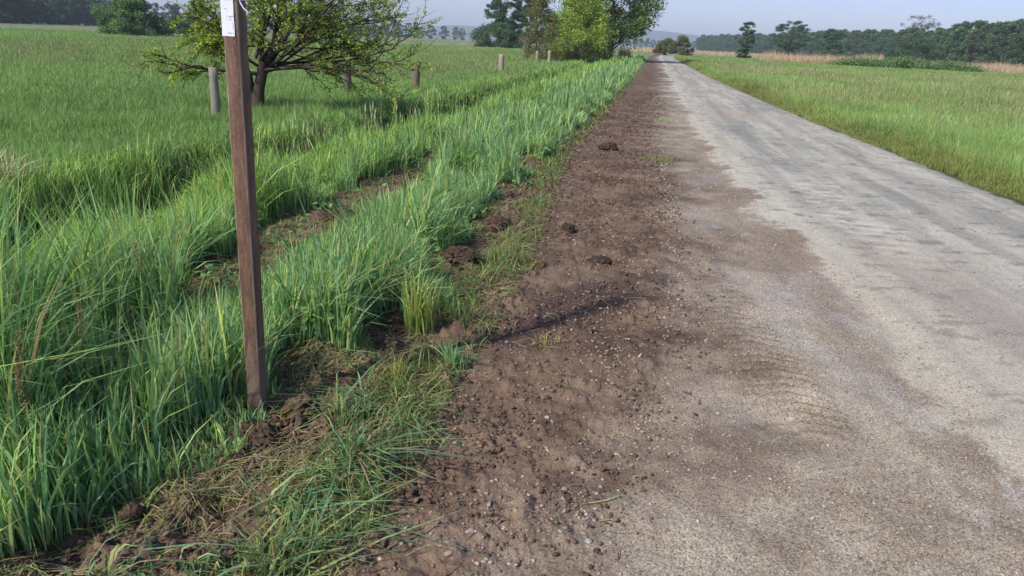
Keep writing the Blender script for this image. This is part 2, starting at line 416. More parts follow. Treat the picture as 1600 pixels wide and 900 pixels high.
SAT = .95; GAIN = 1.55
def pick(g, n, table):
    cs = np.array([lin(*t[:3]) for t in table]); lum = cs @ np.array([.25, .65, .1]); cs = lum[:, None] + (cs - lum[:, None]) * SAT; p = np.array([t[3] for t in table], float); p /= p.sum()
    cs = cs * np.where(cs[:, 1] >= cs[:, 0] * 1.02, GAIN, 1.0)[:, None]
    c = cs[g.choice(len(table), n, p=p)]
    return c * g.uniform(.78, 1.22, (n, 1)) * g.uniform(.94, 1.06, (n, 3))

BLUE = [(107, 140, 100, 5), (123, 154, 110, 4), (87, 121, 84, 3), (154, 174, 112, 2.4), (176, 178, 112, .7), (190, 172, 128, .5)]
BRIGHT = [(122, 154, 80, 5), (142, 170, 90, 3.5), (100, 134, 72, 4), (166, 176, 100, 1.2), (190, 172, 128, .4)]
FIELD = [(108, 142, 80, 5), (126, 156, 90, 3), (90, 122, 70, 3), (152, 152, 102, .8), (144, 120, 94, .4)]
MEADOW = [(116, 144, 82, 5), (132, 157, 92, 4), (96, 126, 72, 3), (158, 160, 104, 1.0), (150, 128, 98, .4)]
CUT = [(128, 140, 78, 3), (160, 158, 96, 2), (176, 158, 112, 2), (100, 124, 72, 3), (140, 116, 84, 1.5)]
STRAW = [(214, 204, 166, 3), (196, 182, 140, 3), (170, 154, 112, 1)]
TORN = [(94, 118, 70, 5), (112, 136, 76, 3), (80, 104, 64, 4), (140, 150, 84, 1)]
HAY = [(176, 156, 116, 3), (150, 128, 92, 3), (128, 106, 78, 2), (132, 136, 84, 1.2)]

def wscale(r, rk, p=.85): return np.maximum(1, (r / rk) ** p)

def clumpnoise(x, y): return fbm(x * 1.1, y * 1.1, 101, 3)

# tall verge grass between the torn edge and the ditch crest
x, y, r, g = scatter(900000, 1.0, 130, 6.5, 1.65, a0=-A0, a1=math.radians(14), seed=11)
e = np.where(y < 3, .2, .4) * (fbm(x * 2.2, y * 2.2, 103, 3) - .5)
k = (x + e < xT(y) - .02) & (x > xC(y) - .25) & ~bare2(x, y) & ~pocket(x, y)
thin = clumpnoise(x, y); k &= (g.random(len(x)) < np.clip(.35 + 1.3 * thin, 0, 1))
x, y, r = x[k], y[k], r[k]; n = len(x); cn = clumpnoise(x, y)
edge = np.clip((xT(y) - x) / .35, 0, 1)
big = fbm(x * 1.9 + 3, y * 1.5, 105, 2)
h = (.22 + .46 * sstep(.28, .75, big)) * (.5 + .5 * edge) * g.uniform(.5, 1.2, n)
h *= 1 - .42 * sstep(.75, .1, x - xC(y))
h *= 1 + .5 * sstep(-1.0, -1.5, x) * sstep(4.6, 3.2, y)
for kk in (1.02, 1.05, 1.08, 1.12, 1.16, 1.2, 1.25, 1.3, 1.36):              # trodden low along the near side of the torn strip
    h = np.where(bare2(x * kk, y * kk) | pocket(x * kk, y * kk), np.minimum(h, CAM_H * (1 - 1 / kk) + .02 + .08 * g.random(n)), h)
h = np.where((np.abs(x + 1.06 + .35 * (2.9 - y)) < .26) & (y > 2.5) & (y < 3.14), .05 + .08 * g.random(n) ** 2, h)
blu = sstep(-1.9, -1.1, x - (xT(y) - .9) + .5 * (cn - .5) - .6)
cb = pick(g, n, BLUE); cg = pick(g, n, BRIGHT); col = cg + (cb - cg) * (blu * (g.random(n) < .85))[:, None]
blades('verge_grass', x, y, h, .0102 * g.uniform(.4, 1.5, n) * wscale(r, 6.5), g, col, col * np.array([1.15, 1.12, .95]), lean=.38, tuft=.2, tuft_k=.7, wind=(1.3 * (fbm(x * 1.3, y * 1.3, 161, 2) - .5) + .1, 1.3 * (fbm(x * 1.3 + 40, y * 1.3, 162, 2) - .5) - .1),
       label='tall blue-green verge grass between the torn soil and the ditch')
# broad leaved weeds among the blades
g = np.random.default_rng(171); wk = []
while len(wk) < 260:
    yy = g.uniform(1.6, 16) if g.random() < .8 else g.uniform(16, 40); xx = g.uniform(float(xC(yy)) - 1.5, float(xT(yy)) + .1)
    if abs(math.atan2(xx, yy)) < A0: wk.append((xx, yy))
WEED_SPOTS = wk
# ditch banks
x, y, r, g = scatter(600000, 3.5, 130, 8, 1.65, a0=-A0, a1=math.radians(12), seed=12)
k = (x <= xC(y) - .2) & (x > xC(y) - DITCH_W - .3); dp = ditch_profile(x, y)
k &= g.random(len(x)) < np.clip(1.0 - .55 * sstep(.75, 1, dp) * (fbm(x * 1.5, y * 1.5, 107, 2) > .42), 0, 1)
x, y, r = x[k], y[k], r[k]; n = len(x); cn = clumpnoise(x, y)
h = (.24 + .34 * (cn - .3)) * g.uniform(.5, 1.25, n)
cb = pick(g, n, FIELD); cg = pick(g, n, BRIGHT); col = np.where((cn > .5)[:, None], cg, cb)
blades('ditch_grass', x, y, h, .0085 * g.uniform(.5, 1.5, n) * wscale(r, 8), g, col, col * np.array([1.12, 1.1, .95]), lean=.55, tuft=.3, tuft_k=.9,
       label='lush grass growing on both banks of the ditch')
# meadow left of the ditch
x, y, r, g = scatter(1500000, 4, 170, 11, 1.55, a0=-A0, a1=math.radians(10), seed=13)
k = (x <= xC(y) - DITCH_W - .2)
x, y, r = x[k], y[k], r[k]; n = len(x); cn = fbm(x * .5, y * .5, 109, 3)
h = (.24 + .22 * (cn - .3)) * g.uniform(.5, 1.3, n)
col = pick(g, n, FIELD); far = sstep(22, 60, r) * sstep(.40, .6, fbm(x * .06, y * .03, 110, 3))
bl = pick(g, n, [(150, 132, 100, 3), (140, 118, 96, 2), (126, 138, 88, 2)])
col = np.where((g.random(n) < far * .22)[:, None], bl, col)
patch = fbm(x * .22, y * .12, 112, 4); col = col * (.86 + .36 * patch)[:, None]; h = h * (.85 + .3 * sstep(.3, .7, fbm(x * .9, y * .6, 113, 3)))
blades('meadow_grass', x, y, h, .0068 * g.uniform(.6, 1.5, n) * wscale(r, 11, .8), g, col, col * np.array([1.18, 1.1, .95]), lean=.45, tuft=.35, tuft_k=.8, nseg=2,
       label='open green meadow left of the ditch')
# meadow right of the lane
x, y, r, g = scatter(1900000, 6, 170, 12, 1.55, a0=math.radians(2), a1=A0, seed=14)
e = .55 * (fbm(x * 1.4, y * 1.4, 115, 4) - .5)
k = (x + e > xR(y) + .02)
x, y, r = x[k], y[k], r[k]; n = len(x); cn = fbm(x * .6, y * .6, 117, 3); dist = x - xR(y)
h = (.07 + (.28 + .3 * (cn - .3)) * sstep(.05, .8, dist + .8 * (cn - .5))) * g.uniform(.5, 1.3, n)
col = pick(g, n, MEADOW); short = pick(g, n, [(128, 136, 76, 4), (146, 142, 88, 2), (104, 124, 64, 3)])
col = np.where((g.random(n) < sstep(1.1, .2, dist))[:, None], short, col)
red = (sstep(14, 30, r) * sstep(.46, .62, fbm(x * .15, y * .1, 118, 3)))
bl = pick(g, n, [(160, 140, 108, 3), (146, 122, 98, 2)])
col = np.where((g.random(n) < red * .2)[:, None], bl, col)
col = col * (.82 + .36 * sstep(.25, .75, fbm(x * .5, y * .3, 119, 4)))[:, None]
blades('roadside_meadow', x, y, h, .0062 * g.uniform(.6, 1.5, n) * wscale(r, 12, .8), g, col, col * np.array([1.15, 1.1, .95]), lean=.42, tuft=.3, tuft_k=.8, nseg=2,
       label='bright green meadow right of the lane')

# seed heads standing over the meadows and in the ditch
def seed_heads(name, x, y, r, h, g, col, label, size=1.0, wk=14):
    n = len(x); z = land(x, y); s = wscale(r, wk, .6); w = .0036 * s
    a = g.uniform(0, np.pi, n); fx, fy = np.cos(a), np.sin(a)
    lx, ly = g.normal(0, .12, n), g.normal(0, .12, n)
    hl = g.uniform(.05, .1, n) * size * np.minimum(s, 2)
    rows = []
    for t, ww in ((0, .35), (1, .35), (1.0, 1.6), (1.5, 2.2), (2, .2)):
        zz = z + np.where(t <= 1, t * h, h + (t - 1) * hl); q = np.where(t <= 1, t, 1 + (t - 1) * hl / h)
        px, py = x + lx * h * q, y + ly * h * q; wv = .5 * w * ww * size
        rows += [np.stack([px - fx * wv, py - fy * wv, zz], 1), np.stack([px + fx * wv, py + fy * wv, zz], 1)]
    Vv = np.stack(rows, 1).reshape(-1, 3); b = (np.arange(n) * 10)[:, None]
    q = [b + np.array([[2 * k, 2 * k + 1, 2 * k + 3, 2 * k + 2]]) for k in (0, 2, 3)]
    o = np_mesh(name, Vv, [np.concatenate(q)], np.repeat(col, 10, 0), (M_DRY,)); tag(o, label, None, None, 'stuff')
x, y, r, g = scatter(34000, 8, 80, 30, 1.2, a0=math.radians(2), a1=A0, seed=15)
k = (x > xR(y) + 1.0 + .5 * g.random(len(x))) & (fbm(x * .25, y * .2, 121, 3) > .4)
x, y, r = x[k], y[k], r[k]; n = len(x)
seed_heads('meadow_seed_heads', x, y, r, g.uniform(.3, .52, n), g, pick(g, n, [(166, 158, 116, 3), (156, 136, 106, 1.5), (150, 156, 100, 3)]), 'pale and reddish seed heads over the right meadow')
x, y, r, g = scatter(15000, 9, 80, 34, 1.2, a0=-A0, a1=math.radians(6), seed=16)
k = (x < xC(y) - DITCH_W - 1) & (fbm(x * .12, y * .08, 122, 3) > .44)
x, y, r = x[k], y[k], r[k]; n = len(x)
seed_heads('field_seed_heads', x, y, r, g.uniform(.3, .5, n), g, pick(g, n, [(150, 142, 104, 3), (142, 124, 98, 2), (138, 144, 92, 3)]), 'reddish seed heads over the left meadow')
g = np.random.default_rng(17); n = 260
yy = g.uniform(9.5, 16, n); xx = xC(yy) - g.uniform(.15, 1.5, n)
seed_heads('ditch_seed_heads', xx, yy, np.hypot(xx, yy), g.uniform(.5, .8, n), g, pick(g, n, [(188, 176, 140, 3), (160, 164, 120, 2)]), 'pale foxtail seed heads standing in the shaded ditch', 1.7)

g = np.random.default_rng(173); n = 170; yy = g.uniform(2.2, 14, n); xx = xC(yy) + (xT(yy) - xC(yy)) * g.uniform(-.2, .8, n)
seed_heads('verge_seed_heads', xx, yy, np.hypot(xx, yy), g.uniform(.4, .68, n), g, pick(g, n, [(150, 150, 104, 3), (168, 150, 112, 2), (120, 140, 84, 3)]), 'thin flowering stalks rising from the verge grass', .8)
# torn edge: cut and flattened grass, tufts that survived, straw
x, y, r, g = scatter(420000, 1.1, 60, 4, 1.5, a0=-A0, a1=math.radians(14), seed=18)
torn = (x > xT(y) - .12) & (x < xS(y) + .06) & ~pocket(x, y)
p = np.where(torn, sstep(.40, .58, fbm(x * 3.2, y * 3.2, 131, 3)), 0)
rim = np.exp(-((x - xS(y) + .14) / .13) ** 2) * np.interp(y, [0, 2, 3.6, 4.2, 5, 8, 12], [.5, 1.0, 1.0, .35, .9, .8, .5])
p = np.clip(p * .6 + rim * .95 * sstep(.38, .52, fbm(x * 2.6, y * 2.6, 133, 2)), 0, 1) * torn
p = np.maximum(p, .6 * bare2(x, y) * sstep(.44, .56, fbm(x * 3, y * 3, 134, 2)))
k = g.random(len(x)) < p * .75
x, y, r = x[k], y[k], r[k]; n = len(x)
rimv = np.exp(-((x - xS(y) + .14) / .15) ** 2)
col = np.where((g.random(n) < .5 + .25 * rimv)[:, None], pick(g, n, TORN), pick(g, n, CUT) * .8)
blades('trampled_grass', x, y, g.uniform(.05, .2, n) * (.75 + .5 * rimv), .0055 * g.uniform(.6, 1.5, n) * wscale(r, 5), g, col, col * np.array([1.2, 1.12, .9]), lean=1.0, tuft=.16, tuft_k=1,
       label='short torn and trampled grass along the edge of the bare soil')

g = np.random.default_rng(181); n = 1500; cy_ = g.uniform(1.8, 3.3, 20); cx_ = xT(cy_) + (xS(cy_) - xT(cy_)) * g.uniform(.25, .9, 20); ci = g.integers(0, 20, n)
x = cx_[ci] + g.normal(0, .055, n); y = cy_[ci] + g.normal(0, .055, n); fl = g.uniform(0, 6.28, 20)[ci]; k = ~((np.abs(x + 1.05) < .3) & (y > 2.5) & (y < 3.3)) & (x < xS(y)); x, y, fl = x[k], y[k], fl[k]; n = len(x)
col = np.where((g.random(n) < .75)[:, None], pick(g, n, BLUE) * .85, pick(g, n, HAY))
blades('flopped_grass', x, y, g.uniform(.1, .26, n), .0085 * g.uniform(.5, 1.5, n), g, col, col * 1.1, lean=.9, tuft=.16, tuft_k=.5, wind=(1.1 * np.cos(fl), 1.1 * np.sin(fl)), flat=.35,
       label='flopped green blades lying over the torn soil beside the steel post')
def litter(name, x, y, L, w, g, col, label, lift=.02):
    n = len(x); a = g.uniform(0, 2 * np.pi, n); dx, dy = np.cos(a), np.sin(a); bend = g.normal(0, .35, n)
    z = land(x, y); rows = []
    z2 = land(x + dx * L * .5, y + dy * L * .5); z0 = land(x - dx * L * .5, y - dy * L * .5); lf = g.uniform(.003, lift, n)
    for t, zz, ww in ((-.5, z0, .5), (0, np.maximum(z, (z0 + z2) / 2) + lf * .6, 1), (.5, z2 + lf, .3)):
        px = x + dx * L * t - dy * bend * L * (t * t); py = y + dy * L * t + dx * bend * L * (t * t)
        rows += [np.stack([px + dy * w * ww * .5, py - dx * w * ww * .5, zz + .003], 1), np.stack([px - dy * w * ww * .5, py + dx * w * ww * .5, zz + .004], 1)]
    Vv = np.stack(rows, 1).reshape(-1, 3); b = (np.arange(n) * 6)[:, None]
    q = [b + np.array([[2 * k, 2 * k + 1, 2 * k + 3, 2 * k + 2]]) for k in (0, 1)]
    o = np_mesh(name, Vv, [np.concatenate(q)], np.repeat(col, 6, 0), (M_DRY,)); tag(o, label, None, None, 'stuff')
x, y, r, g = scatter(380000, 1.1, 30, 4, 1.5, a0=-A0, a1=math.radians(14), seed=19)
inside = ((x > xT(y) - .15) & (x < xS(y) + .05)) | bare2(x, y) | pocket(x, y)
p = inside * sstep(.3, .55, fbm(x * 2.4, y * 2.4, 137, 3)) * .95 + .012 * ((x > xS(y)) & (x < xS(y) + .9))
k = g.random(len(x)) < p; x, y, r = x[k], y[k], r[k]; n = len(x)
litter('straw_litter', x, y, g.uniform(.03, .2, n), .0038 * g.uniform(.6, 1.6, n) * wscale(r, 5), g, np.where((g.random(n) < .72)[:, None], pick(g, n, HAY) * .95, pick(g, n, TORN)),
       'dead straw and cut stalks strewn over the torn edge', .03)

# stones and crumbs
t = (1 + 5 ** .5) / 2
ICO = np.array([(-1, t, 0), (1, t, 0), (-1, -t, 0), (1, -t, 0), (0, -1, t), (0, 1, t), (0, -1, -t), (0, 1, -t), (t, 0, -1), (t, 0, 1), (-t, 0, -1), (-t, 0, 1)]) / math.hypot(1, t)
ICOF = np.array([(0, 11, 5), (0, 5, 1), (0, 1, 7), (0, 7, 10), (0, 10, 11), (1, 5, 9), (5, 11, 4), (11, 10, 2), (10, 7, 6), (7, 1, 8), (3, 9, 4), (3, 4, 2), (3, 2, 6), (3, 6, 8), (3, 8, 9), (4, 9, 5), (2, 4, 11), (6, 2, 10), (8, 6, 7), (9, 8, 1)])
def pebbles(name, x, y, size, g, col, mat, label, flat=.55, sink=.35):
    n = len(x); z = land(x, y)
    V = ICO[None] * g.uniform(.5, 1.25, (n, 12, 1)) * np.stack([g.uniform(.7, 1.3, n), g.uniform(.6, 1.0, n), flat * g.uniform(.7, 1.2, n)], 1)[:, None]
    a = g.uniform(0, 2 * np.pi, n); ca, sa = np.cos(a)[:, None], np.sin(a)[:, None]
    tl = g.normal(0, .3, n)[:, None]
    X = V[..., 0] * ca - V[..., 1] * sa; Y = V[..., 0] * sa + V[..., 1] * ca; Z = V[..., 2] + tl * X
    P = np.stack([X * size[:, None] + x[:, None], Y * size[:, None] + y[:, None], Z * size[:, None] + (z + size * flat * (1 - 2 * sink))[:, None]], -1).reshape(-1, 3)
    Fq = (ICOF[None] + (np.arange(n) * 12)[:, None, None]).reshape(-1, 3)
    o = np_mesh(name, P, [Fq], np.repeat(col, 12, 0), (mat,)); tag(o, label, None, None, 'stuff')
PALE = [(166, 153, 135, 4), (154, 140, 122, 4), (180, 168, 150, 1.4), (138, 123, 106, 3), (124, 114, 103, 1)]
STONES = [(154, 138, 121, 4), (138, 119, 102, 4), (172, 160, 144, 2), (120, 101, 86, 3)]
x, y, r, g = scatter(900000, 1.2, 26, 4, 1.6, a0=math.radians(-30), a1=A0, seed=20)
dS, dG, dL = x - xS(y), x - xG(y), x - xL(y)
cn = fbm(x * 2.1, y * 2.1, 141, 3)
p = ((dS > .05) & (dL < .15)) * np.clip(.05 + .5 * np.exp(-((dG + .2) / .5) ** 2), 0, 1) * sstep(.42, .62, cn)
p = np.maximum(p, .5 * np.exp(-((dL + .05) / .16) ** 2) * sstep(.4, .55, cn)); p = np.maximum(p, .09 * sstep(.4, .65, cn) * ((dL > .1) & (x < xR(y) - .2)))
p = np.maximum(p, .5 * (dG > -.2) * (dL < 0.1) * sstep(.3, .6, fbm(x * 1.3, y * 1.3, 145, 4))); p = np.maximum(p, .12 * (dS > 0) * (dL < 0.1))
k = g.random(len(x)) < p * .55; x, y, r = x[k], y[k], r[k]; n = len(x)
pebbles('crushed_stones', x, y, (.002 + np.where(x > xG(y), .0085, .0125) * g.random(n) ** 4.0) * np.maximum(1, (r / 5) ** .6), g, np.where((x > xG(y) - .1)[:, None], pick(g, n, PALE), pick(g, n, STONES)), M_STONE, 'crushed stone scattered over the soil and shoulder')
x, y, r, g = scatter(330000, 1.2, 30, 3.5, 1.5, a0=math.radians(-38), a1=math.radians(22), seed=22)
dS, dG = x - xS(y), x - xG(y); torn = ((x > xT(y) - .1) & (dS < .12)) | bare2(x, y) | pocket(x, y)
p = np.where(torn, .5, .7 * (dS > 0) * sstep(.3, -.4, dG)) * sstep(.3, .6, fbm(x * 2.7, y * 2.7, 143, 3))
k = g.random(len(x)) < p * .75; x, y, r = x[k], y[k], r[k]; torn = torn[k]; n = len(x)
pebbles('soil_crumbs', x, y, (.004 + np.where(torn, .017, .011) * g.random(n) ** np.where(torn, 3, 4.5)) * np.maximum(1, (r / 5) ** .6), g, pick(g, n, [(106, 87, 72, 4), (120, 100, 84, 3), (92, 74, 62, 3)]), M_CLOD, 'brown soil crumbs scattered along the torn edge', .75, .25)

# ------------------------------------------------------------------ from a picture point to the land (used once per thing to find where it stands)
def hor(px): return 63.5 + .044 * (px - 800)              # picture height of the horizon
def at(px, py, z=0.0, dist=None):
    d = _fw * F_PX + _R * (px - 800) - _U * (py - 450)
    if dist is not None:
        k = dist / math.hypot(d[0], d[1]); return float(d[0] * k), float(d[1] * k)
    k = (z - CAM_H) / d[2]; return float(d[0] * k), float(d[1] * k)
def L(x, y): return float(land(np.array([x]), np.array([y]))[0])

# ------------------------------------------------------------------ brown post with a paper notice
def box_faces(): return [np.array([(0, 1, 2, 3), (7, 6, 5, 4), (0, 4, 5, 1), (1, 5, 6, 2), (2, 6, 7, 3), (3, 7, 4, 0)])]
def steel_mat():
    m, nt, p = mat('rusty_brown_steel')
    tc = node(nt, 'ShaderNodeTexCoord'); mp = node(nt, 'ShaderNodeMapping'); mp.inputs['Scale'].default_value = (1, 1, .16)
    nt.links.new(tc.outputs['Object'], mp.inputs[0])
    n1 = node(nt, 'ShaderNodeTexNoise'); n1.inputs['Scale'].default_value = 42; n1.inputs['Detail'].default_value = 9; n1.inputs['Roughness'].default_value = .7
    n2 = node(nt, 'ShaderNodeTexNoise'); n2.inputs['Scale'].default_value = 6; n2.inputs['Detail'].default_value = 5
    n3 = node(nt, 'ShaderNodeTexNoise'); n3.inputs['Scale'].default_value = 110; n3.inputs['Detail'].default_value = 4
    nt.links.new(mp.outputs[0], n1.inputs['Vector']); nt.links.new(tc.outputs['Object'], n2.inputs['Vector']); nt.links.new(tc.outputs['Object'], n3.inputs['Vector'])
    r = node(nt, 'ShaderNodeValToRGB'); e = r.color_ramp.elements
    e[0].position = .3; e[0].color = (*lin(80, 64, 52), 1); e[1].position = .72; e[1].color = (*lin(118, 94, 82), 1)
    e[0].color = (*lin(80, 60, 46), 1); e[1].color = (*lin(140, 112, 90), 1)
    mid = r.color_ramp.elements.new(.5); mid.color = (*lin(110, 82, 64), 1)
    nt.links.new(n1.outputs['Fac'], r.inputs[0])
    mx = node(nt, 'ShaderNodeMix', data_type='RGBA'); mr = node(nt, 'ShaderNodeMapRange'); mr.inputs[1].default_value = .5; mr.inputs[2].default_value = .68; mr.inputs[4].default_value = .55
    nt.links.new(n2.outputs['Fac'], mr.inputs[0]); nt.links.new(mr.outputs[0], mx.inputs['Factor'])
    nt.links.new(r.outputs[0], mx.inputs['A']); mx.inputs['B'].default_value = (*lin(70, 62, 58), 1)
    # pale scratches
    m3 = node(nt, 'ShaderNodeMapRange'); m3.inputs[1].default_value = .62; m3.inputs[2].default_value = .7; m3.inputs[4].default_value = .6
    nt.links.new(n3.outputs['Fac'], m3.inputs[0])
    mx2 = node(nt, 'ShaderNodeMix', data_type='RGBA'); nt.links.new(m3.outputs[0], mx2.inputs['Factor']); nt.links.new(mx.outputs['Result'], mx2.inputs['A']); mx2.inputs['B'].default_value = (*lin(150, 134, 122), 1)
    # the arrises are worn to a paler metal, seen through the bevel's pointiness attribute
    ea = node(nt, 'ShaderNodeAttribute', attribute_name='worn'); mx3 = node(nt, 'ShaderNodeMix', data_type='RGBA')
    wm = node(nt, 'ShaderNodeMath', operation='MULTIPLY'); nt.links.new(ea.outputs['Fac'], wm.inputs[0])
    wr = node(nt, 'ShaderNodeMapRange'); wr.inputs[1].default_value = .38; wr.inputs[2].default_value = .6; wr.inputs[3].default_value = .4; wr.inputs[4].default_value = .9; nt.links.new(n1.outputs['Fac'], wr.inputs[0]); nt.links.new(wr.outputs[0], wm.inputs[1])
    nt.links.new(wm.outputs[0], mx3.inputs['Factor']); nt.links.new(mx2.outputs['Result'], mx3.inputs['A']); mx3.inputs['B'].default_value = (*lin(156, 142, 124), 1)
    # dried mud splashed up the lowest half metre
    sx_ = node(nt, 'ShaderNodeSeparateXYZ'); nt.links.new(tc.outputs['Object'], sx_.inputs[0])
    zr = node(nt, 'ShaderNodeMapRange'); zr.inputs[1].default_value = .05; zr.inputs[2].default_value = .6; zr.inputs[3].default_value = .35; zr.inputs[4].default_value = -.25; nt.links.new(sx_.outputs['Z'], zr.inputs[0])
    ad = node(nt, 'ShaderNodeMath', operation='ADD'); nt.links.new(zr.outputs[0], ad.inputs[0]); nt.links.new(n3.outputs['Fac'], ad.inputs[1])
    ms = node(nt, 'ShaderNodeMapRange'); ms.inputs[1].default_value = .52; ms.inputs[2].default_value = .68; ms.inputs[4].default_value = .8; nt.links.new(ad.outputs[0], ms.inputs[0])
    mx4 = node(nt, 'ShaderNodeMix', data_type='RGBA'); nt.links.new(ms.outputs[0], mx4.inputs['Factor']); nt.links.new(mx3.outputs['Result'], mx4.inputs['A']); mx4.inputs['B'].default_value = (*lin(122, 106, 92), 1)
    nt.links.new(mx4.outputs['Result'], p.inputs['Base Color'])
    p.inputs['Roughness'].default_value = .55; p.inputs['Specular IOR Level'].default_value = .35
    b = node(nt, 'ShaderNodeBump'); b.inputs['Strength'].default_value = .25; b.inputs['Distance'].default_value = .004
    nt.links.new(n3.outputs['Fac'], b.inputs['Height']); nt.links.new(b.outputs[0], p.inputs['Normal'])
    return m
PX, PY = at(404, 642); PZ = L(PX, PY)
tc_ang = math.atan2(-PY, -PX)                                 # towards the camera
fa = tc_ang - math.radians(31)                                # the wider face looks a little left of the camera
post = empty('post', (PX, PY, PZ - .02), fa + math.pi / 2)    # local -Y is the wide face
post.rotation_euler = (Matrix.Rotation(math.radians(.45), 3, Vector((_fw[0], _fw[1], 0))) @ Matrix.Rotation(fa + math.pi / 2, 3, 'Z')).to_euler()
tag(post, 'tall square brown steel post with a white paper notice, standing at the torn grass edge', 'post')
a = .0338; ch = .006                                          # chamfered square tube, closed by a flat cap
ring = []
for sx, sy in ((-1, -1), (1, -1), (1, 1), (-1, 1)):
    c1 = (sx * a, sy * (a - ch)); c2 = (sx * (a - ch), sy * a)
    ring += [c1, c2] if sx * sy > 0 else [c2, c1]
ring = np.array(ring); zs = np.linspace(-.35, 2.45, 57); jit = np.random.default_rng(4)
P = np.concatenate([np.c_[ring + jit.normal(0, .0006, ring.shape), np.full(8, z)] for z in zs]); m = len(zs)
i = np.arange(m - 1)[:, None]; j = np.arange(8)[None]
q = np.stack([i * 8 + j, i * 8 + (j + 1) % 8, (i + 1) * 8 + (j + 1) % 8, (i + 1) * 8 + j], -1).reshape(-1, 4)
# double the rings so worn paint keeps to the chamfer
tubeo = np_mesh('tube', P, [q, ((m - 1) * 8 + np.arange(8))[None]], None, (steel_mat(),), post)
at_ = tubeo.data.attributes.new('worn', 'FLOAT', 'FACE')
wv = np.zeros(len(tubeo.data.polygons), np.float32); wv[:len(q)] = np.tile(np.array([1., 0] * 4) , m - 1)[:len(q)]
ringd = np.linalg.norm(np.roll(ring, -1, 0) - ring, axis=1); wv[:len(q)] = np.tile((ringd < .02).astype(float), m - 1)
at_.data.foreach_set('value', wv)
def slab(bag, x0, x1, y0, y1, z0, z1, col=(.8, .8, .8)):
    v = [(x0, y0, z0), (x1, y0, z0), (x1, y1, z0), (x0, y1, z0), (x0, y0, z1), (x1, y0, z1), (x1, y1, z1), (x0, y1, z1)]
    bag.add(v, [np.array([(3, 2, 1, 0), (4, 5, 6, 7), (0, 1, 5, 4), (1, 2, 6, 5), (2, 3, 7, 6), (3, 0, 4, 7)])], col)
mP, nt, p = mat('notice_paper'); p.inputs['Base Color'].default_value = (.78, .79, .82, 1); p.inputs['Roughness'].default_value = .35
tc = node(nt, 'ShaderNodeTexCoord'); nn = node(nt, 'ShaderNodeTexNoise'); nn.inputs['Scale'].default_value = 30; nt.links.new(tc.outputs['Object'], nn.inputs['Vector'])
bb = node(nt, 'ShaderNodeBump'); bb.inputs['Strength'].default_value = .35; bb.inputs['Distance'].default_value = .004; nt.links.new(nn.outputs['Fac'], bb.inputs['Height']); nt.links.new(bb.outputs[0], p.inputs['Normal'])
def slab(bag, x0, x1, y0, y1, z0, z1, col=(.8, .8, .8)):
    v = [(x0, y0, z0), (x1, y0, z0), (x1, y1, z0), (x0, y1, z0), (x0, y0, z1), (x1, y0, z1), (x1, y1, z1), (x0, y1, z1)]
    bag.add(v, [np.array([(3, 2, 1, 0), (4, 5, 6, 7), (0, 1, 5, 4), (1, 2, 6, 5), (2, 3, 7, 6), (3, 0, 4, 7)])], col)
NB = 1.622
nx = np.linspace(-.0345, .0185, 8); nz = np.linspace(NB, NB + .297, 14)
wob = np.random.default_rng(9).normal(0, .0006, (14, 8)); wob[:, -1] -= .0012; wob[0] -= .001
gridf = np.array([[(xx, -a - .0022 - abs(wob[ii, jj]), zz) for jj, xx in enumerate(nx)] for ii, zz in enumerate(nz)]).reshape(-1, 3)
gridb = gridf + np.array([0, .0012, 0])
def gq(o, flip):
    i = np.arange(13)[:, None]; j = np.arange(7)[None]
    q = np.stack([i * 8 + j, i * 8 + j + 1, (i + 1) * 8 + j + 1, (i + 1) * 8 + j], -1).reshape(-1, 4) + o
    return q[:, ::-1] if flip else q
notice = np_mesh('paper_notice', np.vstack([gridf, gridb]), [np.vstack([gq(0, False), gq(112, True)])], None, (mP,), post, True)
notice['label'] = 'white paper notice in a clear sleeve, faint grey print'
mI, nt, p = mat('faded_print'); p.inputs['Base Color'].default_value = (.5, .51, .54, 1); p.inputs['Roughness'].default_value = .7
pr = Bag(); g = np.random.default_rng(31)
for (zc, x0, x1, hh) in ((.012, -.008, .014, .003), (.018, .004, .015, .0016), (.060, -.020, .010, .0022), (.069, -.012, .004, .003), (.074, -.016, .014, .0014), (.10, -.022, -.005, .0015), (.135, -.02, .012, .002), (.143, -.02, .006, .002), (.17, -.02, .015, .004), (.2, -.018, .01, .004), (.24, -.022, .014, .007)):
    xx = x0
    while xx < x1:
        wd = g.uniform(.0008, .0035)
        if g.random() < .5: slab(pr, xx, xx + wd, -a - .0056, -a - .0042, NB + zc, NB + zc + hh * g.uniform(.5, 1))
        xx += wd + .0008
for zz in np.arange(.03, .05, .004): slab(pr, .0125, .0135, -a - .0056, -a - .0042, NB + zz, NB + zz + .0022)
pr.build('print', mI, notice)
mT, nt, p = mat('white_plastic'); p.inputs['Base Color'].default_value = (.75, .76, .78, 1); p.inputs['Roughness'].default_value = .35
tb = Bag(); zt = NB + .135
pts = [(.026, -.03), (.0353, -.0352), (.0354, 0), (.0354, .0352), (0, .0352), (-.0354, .0352), (-.0354, 0), (-.036, -.034), (-.02, -.0382), (0.01, -.0382), (.026, -.0382)]
P3 = [np.array([px_, py_, zt]) for px_, py_ in pts]
V = []; 
for p_ in P3: V += [p_ + [0, 0, -.0024], p_ + [0, 0, .0024]]
q = [(2 * k, 2 * k + 2, 2 * k + 3, 2 * k + 1) for k in range(1, len(P3) - 1)]
tb.add(V, [np.array(q)], (.75, .75, .78))
tail = [np.array(v) for v in ((.036, -.0385, zt), (.046, -.046, zt + .028), (.05, -.048, zt + .012), (.056, -.05, zt - .012), (.070, -.052, zt - .032), (.085, -.05, zt - .045))]
V = []
